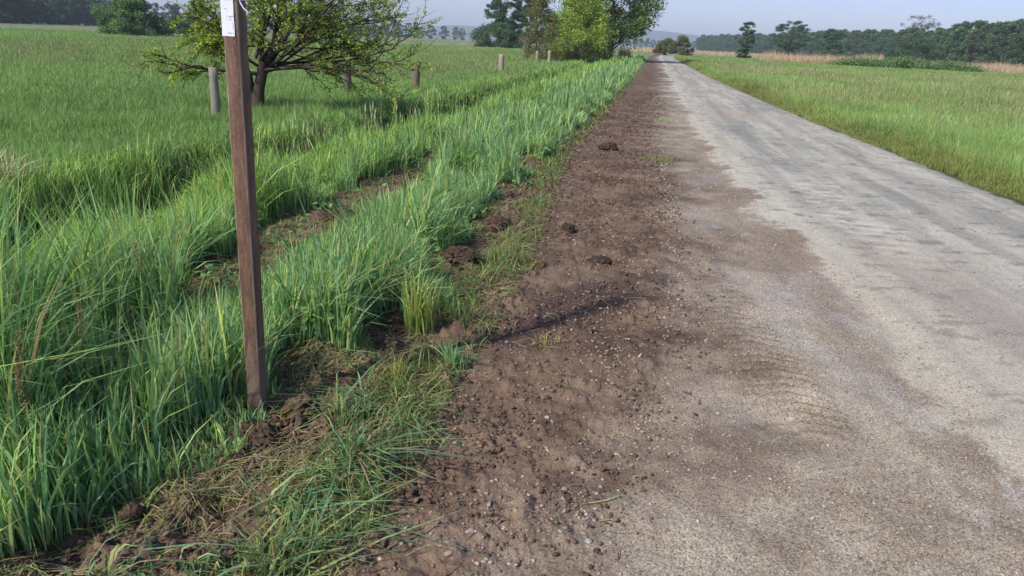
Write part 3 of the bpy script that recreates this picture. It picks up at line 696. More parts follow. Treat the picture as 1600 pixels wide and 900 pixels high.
for v in tail: V += [v + [-.0015, .001, -.0022], v + [.0015, -.001, .0022], v + [-.0015, .0035, -.0022], v + [.0015, .0015, .0022]]
q = []
for k in range(len(tail) - 1):
    b = 4 * k; q += [(b, b + 4, b + 5, b + 1), (b + 2, b + 3, b + 7, b + 6), (b, b + 2, b + 6, b + 4), (b + 1, b + 5, b + 7, b + 3)]
tb.add(V, [np.array(q)], (.75, .75, .78))
ct = tb.build('cable_tie', mT, post); ct['label'] = 'white cable tie with a loose curled tail'

# ------------------------------------------------------------------ fence posts
def fence_post(px, py, h, r, lean, col, label, seed, dist=None, name='fence_post'):
    x, y = at(px, py) if dist is None else at(px, py, dist=dist)
    g = np.random.default_rng(seed); b = Bag(); zs = np.linspace(-.3, h, 9)
    tube(b, [(lean[0] * z + g.normal(0, .004), lean[1] * z, z) for z in zs], r * np.linspace(1.08, .96, 9) * g.uniform(.96, 1.04, 9), 12, lin(*col), cap=True)
    o = b.build(name, M_WOOD, None, True, (x, y, L(x, y))); tag(o, label, 'fence post', 'old wooden fence posts along the ditch')
    return x, y
fence_post(339, 189, 1.02, .083, (0, 0), (142, 134, 122), 'thick round grey fence post with a flat top, left of the brown steel post', 1)
fence_post(543, 150, 1.0, .10, (.02, 0), (104, 96, 84), 'weathered dark fence post under the right branches of the nearest tree', 2)
sx, sy = fence_post(648, 143, 1.0, .12, (.08, 0), (120, 108, 92), 'leaning split fence post with dead grass round its foot', 3)
fence_post(783, 113, 1.0, .14, (.0, 0), (160, 150, 132), 'pale stout fence post standing alone in the open meadow', 4)
fence_post(839, 98, 1.0, .13, (.0, 0), (150, 138, 120), 'small pale fence post before the brown thorn bush', 5)
fence_post(858, 98, 1.05, .14, (.0, 0), (160, 148, 126), 'small pale fence post in front of the yellow-green bush', 6)

def dry_clump(name, x, y, n, hgt, spread, table, seed, label, cat, lean=.6, w=.006, group=None):
    g = np.random.default_rng(seed)
    a = g.uniform(0, 2 * np.pi, n); rr = spread * np.sqrt(g.random(n)); px = x + np.cos(a) * rr; py = y + np.sin(a) * rr
    z = land(px, py); col = pick(g, n, table)
    bx, by = px - x, py - y
    o = blades(name, bx, by, hgt * g.uniform(.5, 1.1, n), w * g.uniform(.6, 1.4, n), g, col, col * 1.1, lean=lean, tuft=spread * 2.2, tuft_k=.7, mat=M_DRY if table in (HAY, STRAW) else M_GRASS, z=z - L(x, y), kind='thing')
    o.location = (x, y, L(x, y)); tag(o, label, cat, group, 'thing')
    del o['kind']
    return o
dry_clump('dry_grass_clump', sx + .12, sy - .1, 500, .5, .22, HAY, 41, 'tan dead grass heaped round the foot of the leaning fence post', 'dry grass')
lx, ly = at(4, 300); dry_clump('dry_grass_clump', *at(-2, 300), 300, .7, .2, STRAW, 42, 'pale bleached dry grass clump at the left edge beyond the ditch', 'dry grass', 1.0, .012)
dry_clump('dry_grass_clump', *at(852, 537), 130, .10, .09, HAY, 43, 'uprooted straw tuft lying on the dark soil', 'dry grass', 1.4, .005)
dry_clump('dry_grass_clump', *at(680, 190), 160, .4, .25, HAY, 44, 'tan dead stalks hanging down the ditch bank past the nearest tree', 'dry grass', 1.2, .012)
for k_, (px, py, n, hh, sp, lab) in enumerate([(1025, 250, 420, .09, .30, 'largest grass tuft left standing on the gravel shoulder'), (1040, 190, 200, .09, .3, 'low grass tuft on the gravel shoulder, second nearest'),
        (1038, 157, 200, .10, .35, 'small grass tuft on the shoulder, third nearest along the lane edge'), (1034, 218, 60, .05, .2, 'sparse dry tuft between the two nearest shoulder tufts'),
        (1097, 181, 60, .06, .22, 'thin tuft on the pale edge of the lane'), (1032, 138, 200, .12, .4, 'farthest low tuft along the lane edge')]):
    dry_clump('grass_tuft', *at(px, py), n, hh, sp, CUT if k_ != 1 else BRIGHT, 50 + k_, lab, 'grass tuft', 1.0, .008, 'grass tufts left on the gravel shoulder')
dry_clump('grass_tuft', *at(714, 575), 130, .17, .06, BLUE, 57, 'small blue-green tuft alone at the edge of the soil', 'grass tuft', .5, .006)
dry_clump('grass_tuft', *at(655, 520), 150, .5, .09, [(150, 164, 84, 3), (176, 170, 100, 2), (120, 146, 76, 2)], 58, 'yellowing upright tuft at the edge of the tall verge grass', 'grass tuft', .35, .009)
dry_clump('grass_tuft', *at(800, 415), 420, .16, .22, CUT, 59, 'pale cut tuft hanging over the soil edge beside the tall grass', 'grass tuft', 1.1, .006)
dry_clump('grass_tuft', *at(488, 850), 90, .14, .06, [(170, 176, 84, 3), (140, 160, 80, 3)], 60, 'yellow-green tuft at the bottom of the torn edge, nearest the camera', 'grass tuft', .6, .006)
dry_clump('grass_tuft', *at(622, 600), 26, .2, .03, [(176, 172, 90, 3), (150, 160, 84, 2)], 61, 'few thin yellow shoots rising from the torn edge right of the steel post', 'grass tuft', .25, .007)

# sorrel spikes in the near grass
def sorrel(px, py, h, dist, label, seed):
    x, y = at(px, py, dist=dist); g = np.random.default_rng(seed); s = Bag(); hd = Bag(); z0 = L(x, y); ln_ = g.normal(0, .08, 2)
    tube(s, [(ln_[0] * t * h, ln_[1] * t * h, t * h) for t in np.linspace(0, 1, 5)], [.002, .0018, .0016, .0014, .001], 5, lin(110, 120, 70))
    for _ in range(120):
        t = g.uniform(.74, 1.02); rr = .0065 * (1.15 - t) / .35 + .003; a_ = g.uniform(0, 6.28); c = np.array([ln_[0] * t * h + rr * math.cos(a_), ln_[1] * t * h + rr * math.sin(a_), t * h])
        hd.add(ICO * .0024 * g.uniform(.7, 1.3) + c, [ICOF], lin(156, 122, 88) * g.uniform(.75, 1.2))
    e_ = empty('sorrel', (x, y, z0)); s.build('stem', M_GRASS, e_); hd.build('flower_head', M_DRY, e_); tag(e_, label, 'sorrel')
sorrel(10, 545, .56, 2.9, 'rust-brown sorrel spike nearest the left edge of the grass', 1)
sorrel(31, 585, .52, 2.75, 'rust-brown sorrel spike right beside the leftmost one', 2)
sorrel(118, 495, .58, 3.3, 'thin orange-brown sorrel spike between the left edge and the steel post', 3)
sorrel(228, 425, .6, 3.9, 'orange sorrel spike deepest in the grass, farthest from the left edge', 4)

# clods and larger stones
def lump(name, px, py, size, flat, col, seed, m, label, cat, group, det=2):
    x, y = at(px, py); g = np.random.default_rng(seed)
    V = ICO.copy(); F_ = ICOF
    for _ in range(det):
        mid = {}; Vl = list(V); nf = []
        def mp(a_, b_):
            k_ = (min(a_, b_), max(a_, b_))
            if k_ not in mid: v = Vl[a_] + Vl[b_]; Vl.append(v / np.linalg.norm(v)); mid[k_] = len(Vl) - 1
            return mid[k_]
        for (i0, i1, i2) in F_:
            m0, m1, m2 = mp(i0, i1), mp(i1, i2), mp(i2, i0); nf += [(i0, m0, m2), (i1, m1, m0), (i2, m2, m1), (m0, m1, m2)]
        V = np.array(Vl); F_ = np.array(nf)
    nz = fbm(V[:, 0] * 1.7 + seed * 3.1, V[:, 1] * 1.7 + V[:, 2] * 2.3, seed, 3) - .5
    nz2 = fbm(V[:, 0] * 6 + seed, V[:, 1] * 6 + V[:, 2] * 5, seed + 5, 2) - .5
    nz3 = fbm(V[:, 0] * 15 + seed, V[:, 1] * 15 + V[:, 2] * 13, seed + 9, 2) - .5
    V = V * (1 + .6 * nz + .4 * nz2 * (det > 1) + .28 * nz3 * (det > 2))[:, None] * np.array([1.15, .85, flat]) * size
    b = Bag(); b.add(V, [F_], np.clip(lin(*col)[None] * (1 + 1.6 * nz2)[:, None], 0, 1))
    o = b.build(name, m, None, False, (x, y, L(x, y) + size * flat * .35)); o.rotation_euler = (0, 0, g.uniform(0, 6))
    tag(o, label, cat, group); return o
G_ = 'clods of turned soil'
lump('soil_clod', 950, 233, .17, .45, (82, 66, 56), 71, M_CLOD, 'big dark soil clod lying on the strip beside the shoulder tuft', 'soil clod', G_, 4)
lump('soil_clod', 888, 362, .07, .8, (64, 54, 46), 72, M_CLOD, 'dark upright soil clod on the strip below the tall verge grass', 'soil clod', G_, 3)
lump('soil_clod', 937, 412, .08, .55, (74, 60, 50), 73, M_CLOD, 'crumbled soil clod in the middle of the strip', 'soil clod', G_, 3)
lump('soil_clod', 535, 606, .085, .65, (94, 74, 60), 74, M_CLOD, 'rough soil clod turned up right of the steel post', 'soil clod', G_, 4)
lump('soil_clod', 470, 640, .085, .55, (102, 86, 66), 75, M_CLOD, 'rooty soil clod just right of the foot of the steel post', 'soil clod', G_, 4)
lump('soil_clod', 500, 356, .13, .55, (102, 80, 68), 76, M_CLOD, 'smooth brown soil clod in the torn strip behind the steel post', 'soil clod', G_, 3)
lump('soil_clod', 775, 356, .15, .4, (86, 68, 58), 77, M_CLOD, 'large dark clod at the right end of the tall verge grass', 'soil clod', G_, 4)
lump('soil_clod', 720, 415, .12, .6, (80, 64, 54), 78, M_CLOD, 'dark soil clod at the foot of the biggest verge tuft', 'soil clod', G_, 4)
lump('soil_clod', 400, 690, .09, .6, (86, 70, 56), 79, M_CLOD, 'dark rooty clod below the foot of the steel post', 'soil clod', G_, 4)
lump('soil_clod', 206, 815, .035, .8, (98, 80, 66), 80, M_CLOD, 'small soil clod beside the pale stone at lower left', 'soil clod', G_, 3)
lump('soil_clod', 585, 850, .04, .7, (106, 86, 72), 81, M_CLOD, 'rounded soil clod at the bottom of the strip', 'soil clod', G_, 3)
G_ = 'larger loose stones'
lump('loose_stone', 735, 838, .015, .7, (166, 150, 134), 85, M_STONE, 'pale angular stone on the brown soil, largest near the bottom', 'stone', G_, 1)
lump('loose_stone', 178, 836, .013, .6, (176, 164, 150), 86, M_STONE, 'pale stone on the torn soil at lower left', 'stone', G_, 1)
lump('loose_stone', 882, 768, .011, .8, (164, 148, 134), 87, M_STONE, 'tan stone where the soil turns to gravel', 'stone', G_, 1)
lump('loose_stone', 920, 850, .013, .5, (172, 164, 154), 88, M_STONE, 'flat whitish stone on the gravel near the bottom', 'stone', G_, 1)
lump('loose_stone', 700, 872, .015, .6, (150, 130, 116), 89, M_STONE, 'brown flat stone half sunk in the soil near the bottom', 'stone', G_, 1)
lump('loose_stone', 855, 650, .012, .7, (176, 156, 140), 90, M_STONE, 'pale stone in the loose stony patch of the soil', 'stone', G_, 1)

# ------------------------------------------------------------------ trees
def leaf_cloud(bag, C, size, g, col, up=.25, elong=1.5):
    """one small diamond leaf (two triangles' worth) per centre"""
    n = len(C); nrm = g.normal(0, 1, (n, 3)); nrm[:, 2] = np.abs(nrm[:, 2]) + up; nrm /= np.linalg.norm(nrm, axis=1)[:, None]
    t = np.cross(nrm, g.normal(0, 1, (n, 3))); t /= np.linalg.norm(t, axis=1)[:, None] + 1e-9; b = np.cross(nrm, t)
    s = (size * g.uniform(.6, 1.35, n))[:, None]
    V = np.stack([C - t * s * elong * .5, C + b * s * .42 - t * s * .05, C + t * s * elong * .5, C - b * s * .42 - t * s * .05], 1).reshape(-1, 3)
    bag.add(V, [(np.arange(n) * 4)[:, None] + np.arange(4)[None]], np.repeat(col, 4, 0))

wb = Bag(); g = np.random.default_rng(172)
for xx, yy in WEED_SPOTS:
    n = int(g.integers(8, 26)); c = np.array([xx, yy, float(land(np.array([xx]), np.array([yy]))[0])]); hh = g.uniform(.08, .34)
    C_ = c + np.stack([g.normal(0, .07, n), g.normal(0, .07, n), g.uniform(.03, hh, n)], 1)
    leaf_cloud(wb, C_, g.uniform(.025, .05), g, pick(g, n, [(92, 124, 66, 4), (110, 140, 78, 3), (78, 108, 60, 3)]) * g.uniform(.8, 1.15), .8, 1.3)
o = wb.build('verge_weeds', M_LEAF); tag(o, 'broad leaved weeds scattered among the verge grass', None, None, 'stuff')
def limb(bag, p0, p1, r0, r1, g, n=6, sag=0., wob=.06, col=(.1, .08, .06), sides=6):
    p0, p1 = np.array(p0, float), np.array(p1, float); t = np.linspace(0, 1, n)[:, None]; d = np.linalg.norm(p1 - p0)
    P = p0 + (p1 - p0) * t; w = g.normal(0, wob * d, (n, 3)); w[0] = w[-1] = 0; P = P + w * .6; P[:, 2] += sag * d * np.sin(np.pi * t[:, 0])
    tube(bag, P, np.linspace(r0, r1, n), sides, col); return P

def crown_tree(seed, H, W, bare, nclump, leaves, leaf, table, rc=.16, flatz=.62, stems=1, prof='round', trunk_r=None, bark=(84, 74, 64), extra=None, lopsided=0., twigs=3):
    """returns (bark bag, leaf bag) about the origin; crown made of leaf clumps carried on limbs"""
    g = np.random.default_rng(seed); bk, lf = Bag(), Bag(); tr = trunk_r or H * .022; bcol = lin(*bark)
    tops = []
    for s_ in range(stems):
        a_ = g.uniform(0, 6.28); off = (0 if stems == 1 else W * .16); tp = np.array([math.cos(a_) * W * .12 * (stems > 1), math.sin(a_) * W * .12 * (stems > 1), H * .86])
        P = limb(bk, (math.cos(a_) * off * .3, math.sin(a_) * off * .3, -.3), tp, tr / math.sqrt(stems), tr * .2, g, 9, 0, .02, bcol, 8); tops.append(P)
    def width(t):                                             # crown half width at relative height 0..1
        if prof == 'round': return np.sqrt(np.clip(1 - (2 * t - 1) ** 2 * .94, 0, 1))
        if prof == 'cone': return (1 - t) ** .7 * .95 + .08
        if prof == 'bush': return np.sqrt(np.clip(1 - t ** 1.9, 0, 1)) * (.82 + .18 * np.minimum(1, t * 4)) + .04
        if prof == 'tiers': return (.42 + .5 * np.abs(np.sin(t * 9.5))) * (1 - .35 * t)
        return np.ones_like(t)
    k = 0
    while k < nclump:
        t = g.random(); a_ = g.uniform(0, 6.28); rr = W * .5 * width(np.array(t)) * (.35 + .68 * math.sqrt(g.random())) * g.uniform(.82, 1.12)
        c = np.array([math.cos(a_) * rr + lopsided * W * t, math.sin(a_) * rr, H * (bare + (1 - bare) * t * .97)])
        P = tops[g.integers(stems)]; zt = max(.15, c[2] - rr * g.uniform(.3, .9)); q = P[np.argmin(np.abs(P[:, 2] - min(zt, H * .8)))]
        limb(bk, q, c, tr * .34 * (1 - .6 * t) / math.sqrt(stems) ** .5, tr * .05, g, 5, .04, .05, bcol, 5)
        R = rc * W * g.uniform(.65, 1.25)
        for _ in range(twigs):
            e = c + g.normal(0, .6, 3) * R * np.array([1, 1, flatz]); limb(bk, c, e, tr * .06, tr * .025, g, 3, 0, .05, bcol, 4)
        n = int(leaves * g.uniform(.55, 1.4) * (R / (rc * W)) ** 1.5)
        d = g.normal(0, 1, (n, 3)); d /= np.linalg.norm(d, axis=1)[:, None]; d *= (g.random(n) ** .45)[:, None] * R * g.uniform(.75, 1.2, (n, 1)); d[:, 2] *= flatz
        col = pick(g, n, table) * g.uniform(.8, 1.2)
        C_ = c + d; C_[:, 2] = np.maximum(C_[:, 2], .04 + .1 * g.random(n)); leaf_cloud(lf, C_, leaf, g, col); k += 1
    return bk, lf

def put_tree(name, bags, loc, rz, label, cat='tree', group=None, lm=None):
    e = empty(name, loc, rz); bags[0].build('trunk', M_BARK, e); bags[1].build('crown', lm or M_LEAF, e); tag(e, label, cat, group); return e
def stand(px, dist): 
    x, y = at(px, hor(px), dist=dist); return (x, y, L(x, y) - .03)

DARK = [(68, 94, 60, 4), (80, 106, 66, 3), (58, 80, 54, 3)]
MID = [(84, 112, 62, 4), (98, 126, 68, 3), (72, 98, 56, 3)]
YEL = [(140, 156, 56, 4), (126, 146, 54, 4), (100, 122, 52, 3), (136, 134, 64, 1)]
OLIVE = [(104, 108, 70, 4), (120, 118, 82, 3), (88, 94, 60, 2)]
FRESH = [(86, 110, 56, 4), (102, 126, 62, 3), (72, 94, 50, 3)]

# the nearest tree: low wide thorn with open branching
def thorn_tree():
    g = np.random.default_rng(5); bk, lf = Bag(), Bag(); bc = lin(78, 68, 60); tips = []
    def grow(p, d, ln, r, lev, droop):
        n = 7; P = [np.array(p)]; d = np.array(d, float)
        for k in range(n - 1):
            d = d + g.normal(0, .10 if lev < 2 else .13, 3) + np.array([0, 0, droop * (k / n)]); d /= np.linalg.norm(d); P.append(P[-1] + d * ln / (n - 1))
        P = np.array(P); P[:, 2] = np.maximum(P[:, 2], .22 + .1 * g.random()) if lev else P[:, 2]
        tube(bk, P, np.linspace(r, r * .42, n), 8 if lev < 2 else 5 if lev < 3 else 3, bc * g.uniform(.8, 1.2)); 
        if lev >= 2: tips.append((P, lev))
        if lev == 3: return
        nk = (0, 8, 8, 0)[lev]
        for q in range(nk):
            t = g.uniform(.22, 1.0); i_ = min(n - 2, int(t * (n - 1))); pp = P[i_] + (P[i_ + 1] - P[i_]) * (t * (n - 1) - i_)
            dd = (P[i_ + 1] - P[i_]) / np.linalg.norm(P[i_ + 1] - P[i_]); side = np.cross(dd, g.normal(0, 1, 3)); side /= np.linalg.norm(side)
            nd = dd * .75 + side * g.uniform(.5, .95); nd[2] = nd[2] * .65 + .05
            grow(pp, nd, ln * g.uniform(.38, .62), r * .42, lev + 1, g.choice([-.05, .05, -.12]))
    trunk = np.array([(0, 0, -.3), (.02, 0, .2), (.07, .01, .55), (.15, .02, .85), (.2, 0, 1.1)])
    tube(bk, trunk, [.17, .13, .115, .11, .09], 10, bc)
    tube(bk, np.array([(-.05, .03, -.3), (-.08, .05, .3), (-.16, .06, .75), (-.3, .1, 1.2)]), [.12, .09, .08, .06], 8, bc)
    for k in range(24):
        a_ = g.uniform(0, 6.28); el = g.choice([g.uniform(.0, .3), g.uniform(.3, .8), g.uniform(.85, 1.4)], p=[.03, .22, .75])
        if k < 6: a_ = g.normal(0, .5); el = (-.06, .12, .28, .42, .6, .8)[k]         # the long low boughs on the lane side
        elif k < 10: a_ = math.pi + g.normal(0, .5); el = (.0, .3, .6, .85)[k - 6]
        base = trunk[3 + (k % 2)] + g.normal(0, .06, 3)
        if math.cos(a_) < -.2 and k % 2: base = np.array([-.25, .1, 1.05])
        ln = (2.75 if math.cos(a_) > .2 else 1.5) * g.uniform(.75, 1.05) * (1 if el < .8 else .95)
        grow(base, (math.cos(a_) * math.cos(el), math.sin(a_) * math.cos(el), math.sin(el)), ln, .042 * g.uniform(.6, 1.1), 1, -.07 if el < .35 else .02)
    cen, cols = [], []
    for P, lev in tips:
        nn = 30 if lev == 3 else 12; ii = g.uniform(.25, len(P) - 1.001, nn); i0 = ii.astype(int)
        c = P[i0] + (P[i0 + 1] - P[i0]) * (ii - i0)[:, None]
        keep = g.random() < .86; dens = g.choice([.1, .45, .95], p=[.38, .37, .25]) if keep else .1
        m_ = int(nn * dens)
        c = np.repeat(c[:m_], 3, 0); c = c + g.normal(0, .028, c.shape); cen.append(c)
        tone = g.uniform(.75, 1.2); cc = pick(g, len(c), [(140, 158, 54, 4), (160, 172, 62, 3), (112, 134, 50, 3), (162, 152, 76, .8)] if c[:, 2].mean() < 3 and g.random() < .8 else FRESH) if len(c) else np.zeros((0, 3)); cols.append(cc * tone)
    leaf_cloud(lf, np.concatenate(cen), .033, g, np.concatenate(cols), .2, 1.25)
    return bk, lf
tx, ty = at(402, 172)
put_tree('thorn_tree', thorn_tree(), (tx, ty, L(tx, ty)), 0, 'low wide thorn tree with yellow-green spring leaves beside the ditch, nearest tree', 'tree')

# clump beside the lane
put_tree('thorn_bush', crown_tree(21, 5.4, 3.7, .03, 60, 150, .10, [(132, 122, 88, 3), (112, 118, 68, 3), (136, 130, 80, 2)], .14, .8, 5, 'bush', .1, (104, 90, 76)), stand(843, 72), 0, 'brownish half-bare thorn bush at the left end of the lane clump', 'bush')
put_tree('willow_bush', crown_tree(22, 6.1, 6.8, .02, 105, 260, .12, YEL, .13, .85, 6, 'bush', .14, (110, 100, 70)), stand(906, 78), 0, 'bright yellow-green rounded bush in the lane clump', 'bush')
put_tree('broadleaf_tree', crown_tree(23, 11.5, 10.2, .16, 95, 300, .17, FRESH, .12, .75, 2, 'round', .22, (78, 68, 58)), stand(958, 88), 0, 'large broadleaf tree overhanging the lane at the right end of the clump', 'tree')
put_tree('broadleaf_tree', crown_tree(24, 11, 8.0, .2, 60, 300, .17, FRESH, .13, .75, 1, 'round', .2), stand(890, 92), 1.0, 'broadleaf tree rising behind the yellow-green bush', 'tree')
put_tree('hawthorn_bush', crown_tree(25, 2.6, 4.2, .02, 40, 200, .09, [(84, 100, 56, 3), (100, 110, 66, 2), (116, 108, 78, 2)], .15, .8, 4, 'bush', .08), stand(925, 77), .4, 'low dark scrub at the foot of the lane clump', 'bush')
# tall alders farther back
put_tree('alder_tree', crown_tree(26, 12.2, 9.4, .30, 110, 230, .22, DARK, .095, .6, 3, 'round', .2, (62, 58, 52)), stand(787, 185), 0, 'tall dark alder with an open rounded crown left of the lane clump', 'tree')
put_tree('alder_tree', crown_tree(27, 13.2, 7.4, .12, 110, 210, .22, DARK, .11, .65, 1, 'cone', .2, (62, 58, 52)), stand(828, 182), 0, 'slim dark alder between the open alder and the lane clump', 'tree')
put_tree('field_bush', crown_tree(28, 4.9, 11.5, .02, 60, 330, .24, DARK, .12, .8, 5, 'bush', .1), stand(778, 180), 0, 'dark rounded thicket at the foot of the tall alders', 'bush')
# meadow bush, left
b1 = crown_tree(29, 5.3, 9.4, .02, 80, 380, .2, MID, .12, .8, 6, 'bush', .12)
put_tree('field_bush', b1, stand(208, 132), 0, 'big dense green bush standing alone in the left meadow', 'bush')
put_tree('field_bush', crown_tree(30, 3.0, 6, .02, 40, 260, .2, DARK, .14, .8, 4, 'bush', .1), stand(277, 190), 0, 'smaller dark bush right of the big meadow bush', 'bush')
put_tree('field_bush', crown_tree(34, 3.4, 10, .02, 50, 260, .2, OLIVE, .12, .8, 4, 'bush', .1), stand(322, 230), 0, 'low olive bush seen through the left branches of the nearest tree', 'bush')
put_tree('oak_tree', crown_tree(31, 15.5, 15, .1, 90, 320, .34, DARK, .12, .7, 1, 'round', .4), stand(2, 330), 0, 'large dark tree at the far left edge of the meadow', 'tree')

# right of the lane
put_tree('willow_bush', crown_tree(32, 3.9, 5.2, .02, 46, 240, .16, OLIVE, .14, .8, 5, 'bush', .1), stand(1064, 172), 0, 'right half of the olive bush pair where the lane ends', 'bush')
put_tree('willow_bush', crown_tree(33, 3.2, 5.0, .02, 46, 240, .16, OLIVE, .14, .8, 5, 'bush', .1), stand(1042, 176), 1.4, 'left and lower half of the olive bush pair where the lane ends', 'bush')
put_tree('alder_tree', crown_tree(35, 7.4, 4.6, .08, 95, 90, .15, DARK, .11, .5, 1, 'tiers', .13, (60, 56, 50)), stand(1165, 166), 0, 'single small dark tree with tiered branches in the right meadow', 'tree')
put_tree('alder_tree', crown_tree(36, 12.0, 12.4, .12, 120, 140, .24, DARK, .085, .5, 2, 'round', .2, (60, 56, 50)), stand(1232, 275), 0, 'broad dark round-topped tree behind the long reed bed', 'tree')
put_tree('alder_tree', crown_tree(37, 9.6, 10.4, .1, 100, 130, .24, DARK, .085, .5, 1, 'tiers', .18, (60, 56, 50)), stand(1298, 270), 0, 'spreading dark tree behind the right part of the long reed bed', 'tree')
for k_, (px, lab) in enumerate([(1418, 'sparse thin-topped tree behind the bramble mound, left one of two'), (1441, 'sparse thin-topped tree behind the bramble mound, right one of two')]):
    put_tree('dying_tree', crown_tree(38 + k_, 13.6, 6.0, .7, 24, 50, .18, [(84, 92, 70, 3), (96, 98, 78, 2)], .16, .6, 1, 'round', .17, (80, 74, 66), twigs=9), stand(px, 262), 0, lab, 'tree')
put_tree('field_bush', crown_tree(41, 7.8, 15, .02, 55, 300, .28, DARK, .11, .75, 4, 'bush', .14), stand(1428, 258), 0, 'dark thicket round the feet of the two thin-topped trees', 'bush')

# bramble mound
bm = Bag(); g = np.random.default_rng(61); cxy = np.array(at(1418, hor(1418), dist=130)); perp = np.array([cxy[1], -cxy[0]]) / np.linalg.norm(cxy)
cs = []
for k in range(700):
    u = g.uniform(-1, 1); c = np.array([*(cxy + perp * (u * 9.4 - .4) + g.normal(0, 1.0, 2) * .8), 0]); top = 1.3 * (1 - abs(u) ** 2.2 * .75) * g.uniform(.35, 1.0) * (.8 + .3 * math.sin(u * 9 + 1))
    n = 60; d = g.normal(0, .42, (n, 3)); C_ = c + d; C_[:, 2] = np.clip(top + d[:, 2] * .8, .05, 2.2); leaf_cloud(bm, C_, .13, g, pick(g, n, [(98, 120, 74, 3), (118, 140, 80, 3), (80, 100, 64, 2)]) * g.uniform(.8, 1.25))
o = bm.build('bramble_thicket', M_LEAF); tag(o, 'long low green bramble mound at the field edge between the two reed beds', 'bush')

# reeds
def reeds(name, line, depth, n, h, seed, label, w=.03):
    g = np.random.default_rng(seed); P = np.array([at(px, hor(px), dist=d) for px, d in line]); t = g.random(n) * (len(P) - 1); i0 = t.astype(int); f = (t - i0)[:, None]
    p = P[i0] * (1 - f) + P[np.minimum(i0 + 1, len(P) - 1)] * f; rd = p / np.linalg.norm(p, axis=1)[:, None]; p = p + rd * (depth * g.random(n))[:, None]
    col = pick(g, n, [(206, 182, 142, 4), (190, 162, 124, 3), (216, 196, 160, 2), (160, 138, 104, 1)])
    hn = fbm(p[:, 0] * .25, p[:, 1] * .25, seed, 3)
    blades(name, p[:, 0], p[:, 1], h * (.7 + .6 * hn) * g.uniform(.55, 1.15, n), w * g.uniform(.6, 1.6, n), g, col, col * 1.05, lean=.18, tuft=.8, tuft_k=.5, nseg=2, mat=M_DRY, label=label)
reeds('reed_bed', [(1190, 148), (1270, 140), (1345, 134), (1380, 134)], 12, 16000, 2.05, 71, 'long tan reed bed behind the right meadow')
reeds('reed_bed', [(1455, 142), (1530, 134), (1620, 126), (1720, 120)], 10, 16000, 1.75, 72, 'tan reed bed right of the bramble mound', .03)
reeds('reed_bed', [(1080, 260), (1200, 240)], 26, 7000, 1.5, 73, 'pale thin strip of reeds in front of the far wood', .045)
reeds('reed_bed', [(985, 230), (1032, 230)], 26, 2500, 1.6, 74, 'pale strip of reeds beyond the end of the lane', .045)
reeds('reed_clump', [(968, 91), (985, 93)], 2, 1400, 1.5, 75, 'bleached reed clump under the overhanging broadleaf tree', .022)

# the woods: far trees, copies of a few kinds (too far to show parts: trunk and crown in one mesh)
def one_mesh(name, bags):
    b = Bag()
    for q, f in ((bags[0], 0), (bags[1], 1)):
        off = b.n; Vq = np.concatenate(q.V); Cq = np.concatenate(q.C); b.V.append(Vq); b.C.append(Cq)
        for k, v in q.P.items(): b.P.setdefault(k, []).append(np.concatenate(v) + off)
        b.n += len(Vq)
    return b.build(name, M_LEAF, link=False)
WOOD = [(70, 96, 62, 4), (82, 108, 68, 3), (60, 82, 56, 3)]
kinds = [one_mesh('wood_tree', crown_tree(90 + k, 13, 8 + k % 3, .05, 60, 130, .36, [WOOD, DARK, WOOD, MID, [(82, 84, 60, 3), (92, 88, 66, 2)]][k], .12, .7, 1, ['round', 'round', 'cone', 'round', 'round'][k], .2, twigs=0)) for k in range(5)]
def wood(line, rows, gap, step, hfun, seed, label, group, name='wood_tree', probs=(3, 3, 2, 2, .7)):
    g = random.Random(seed); P = [Vector(at(px, hor(px), dist=d)) for px, d in line]
    for r_ in range(rows):
        for a_, b_, (pa, da), (pb, db) in zip(P[:-1], P[1:], line[:-1], line[1:]):
            n = max(1, round((b_ - a_).length / step))
            for k in range(n):
                t = (k + .5 * (r_ % 2) + g.uniform(-.3, .3)) / n; p = a_.lerp(b_, t); p = p + p.normalized() * (r_ * gap + g.uniform(-1.5, 1.5))
                src = g.choices(kinds, probs)[0]; o = src.copy(); o.name = name; COL.objects.link(o)
                h = hfun(pa + (pb - pa) * t) * g.uniform(.82, 1.12) * (1 + .08 * r_); s = h / 13
                o.location = (p.x, p.y, -.2); o.rotation_euler = (0, 0, g.uniform(0, 6.28)); ws = s * g.uniform(.9, 1.25); o.scale = (ws, ws, s)
                tag(o, label, 'tree', group)
interp = lambda pts: (lambda v: float(np.interp(v, *zip(*pts))))
wood([(1700, 255), (1600, 285), (1480, 335), (1400, 400)], 2, 7, 5.2, interp([(1400, 12), (1480, 12.5), (1560, 13.5), (1700, 15)]), 1, 'dense dark wood tree at the far right behind the reeds', 'trees of the near wood on the right')
wood([(1400, 420), (1320, 500), (1240, 600), (1160, 740), (1090, 900)], 2, 8, 8, interp([(1090, 14), (1250, 15), (1400, 13)]), 2, 'dark wood tree in the far belt behind the right meadow', 'trees of the far belt on the right')
wood([(1090, 1150), (985, 1250)], 1, 8, 13, lambda v: 13, 3, 'hazy tree in the belt beyond the end of the lane', 'trees beyond the end of the lane')
wood([(-120, 330), (60, 390), (170, 420)], 3, 9, 6.5, interp([(-120, 15), (20, 12), (100, 12.5), (170, 10.5)]), 4, 'dark tree in the wood beyond the left meadow', 'trees beyond the left meadow')
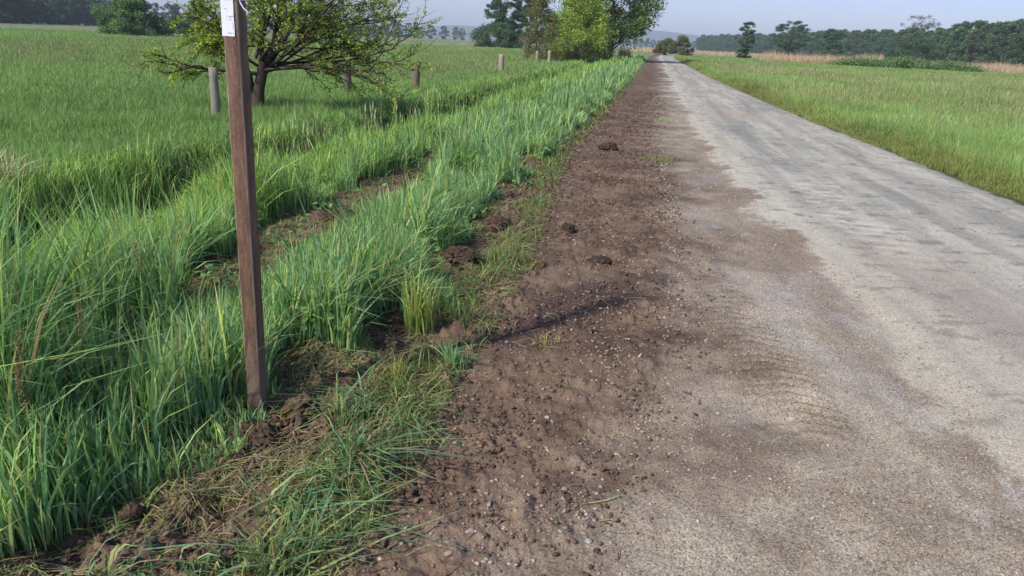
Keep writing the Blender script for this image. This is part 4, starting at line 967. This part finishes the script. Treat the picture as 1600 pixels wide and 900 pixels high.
wood([(165, 480), (260, 520), (420, 600), (560, 700), (660, 760)], 1, 9, 11, interp([(165, 12.5), (300, 13), (660, 14)]), 5, 'hazy tree in the belt far behind the nearest tree', 'trees far behind the nearest tree')
wood([(655, 820), (760, 860)], 1, 9, 14, lambda v: 13, 6, 'hazy blue-green tree in the belt left of the tall alders', 'trees left of the tall alders')

# ------------------------------------------------------------------ hills
az = np.linspace(-math.radians(60), math.radians(60), 700); pxs = 800 + F_PX * np.tan(az)
top = np.interp(pxs, [-900, 0, 300, 640, 690, 712, 745, 800, 900, 985, 1010, 1050, 1095, 1150, 1250, 1500, 2600], [35, 40, 45, 50, 72, 76, 68, 60, 76, 92, 90, 76, 52, 40, 30, 26, 25])
top = top + 7 * (fbm(az * 60, az * 0, 151, 4) - .5)
prof = [(0, 4000, 0.), (.35, 4180, .35), (.75, 4420, .75), (1, 4650, 1.0), (.7, 5100, .7), (0, 5700, 0)]
Vh = np.concatenate([np.stack([np.sin(az) * (d + 80 * fbm(az * 40, az * 0 + d, 152, 3)), np.cos(az) * d, top * f - (1 if f == 0 else 0)], 1) for _, d, f in prof]); na_ = len(az)
i = np.arange(len(prof) - 1)[:, None]; j = np.arange(na_ - 1)[None]
o = np_mesh('hills', Vh, [np.stack([i * na_ + j, i * na_ + j + 1, (i + 1) * na_ + j + 1, (i + 1) * na_ + j], -1).reshape(-1, 4)[:, ::-1]], np.broadcast_to(lin(60, 84, 58), (len(Vh), 3)), (M_HILL,), smooth=True)
tag(o, kind='structure')

# ------------------------------------------------------------------ haze
hz = Bag(); slab(hz, -7000, 7000, -7000, 7000, -2.0, 130)
mH = bpy.data.materials.new('haze_air'); mH.use_nodes = True; nt = mH.node_tree; nt.nodes.remove(nt.nodes['Principled BSDF'])
pv = nt.nodes.new('ShaderNodeVolumePrincipled'); pv.inputs['Color'].default_value = (.81, .9, 1, 1); pv.inputs['Density'].default_value = HAZE_DENSITY; pv.inputs['Anisotropy'].default_value = -.05
nt.links.new(pv.outputs[0], nt.nodes['Material Output'].inputs['Volume'])
if HAZE_DENSITY > 0:
    ho = hz.build('haze', mH); tag(ho, kind='stuff')
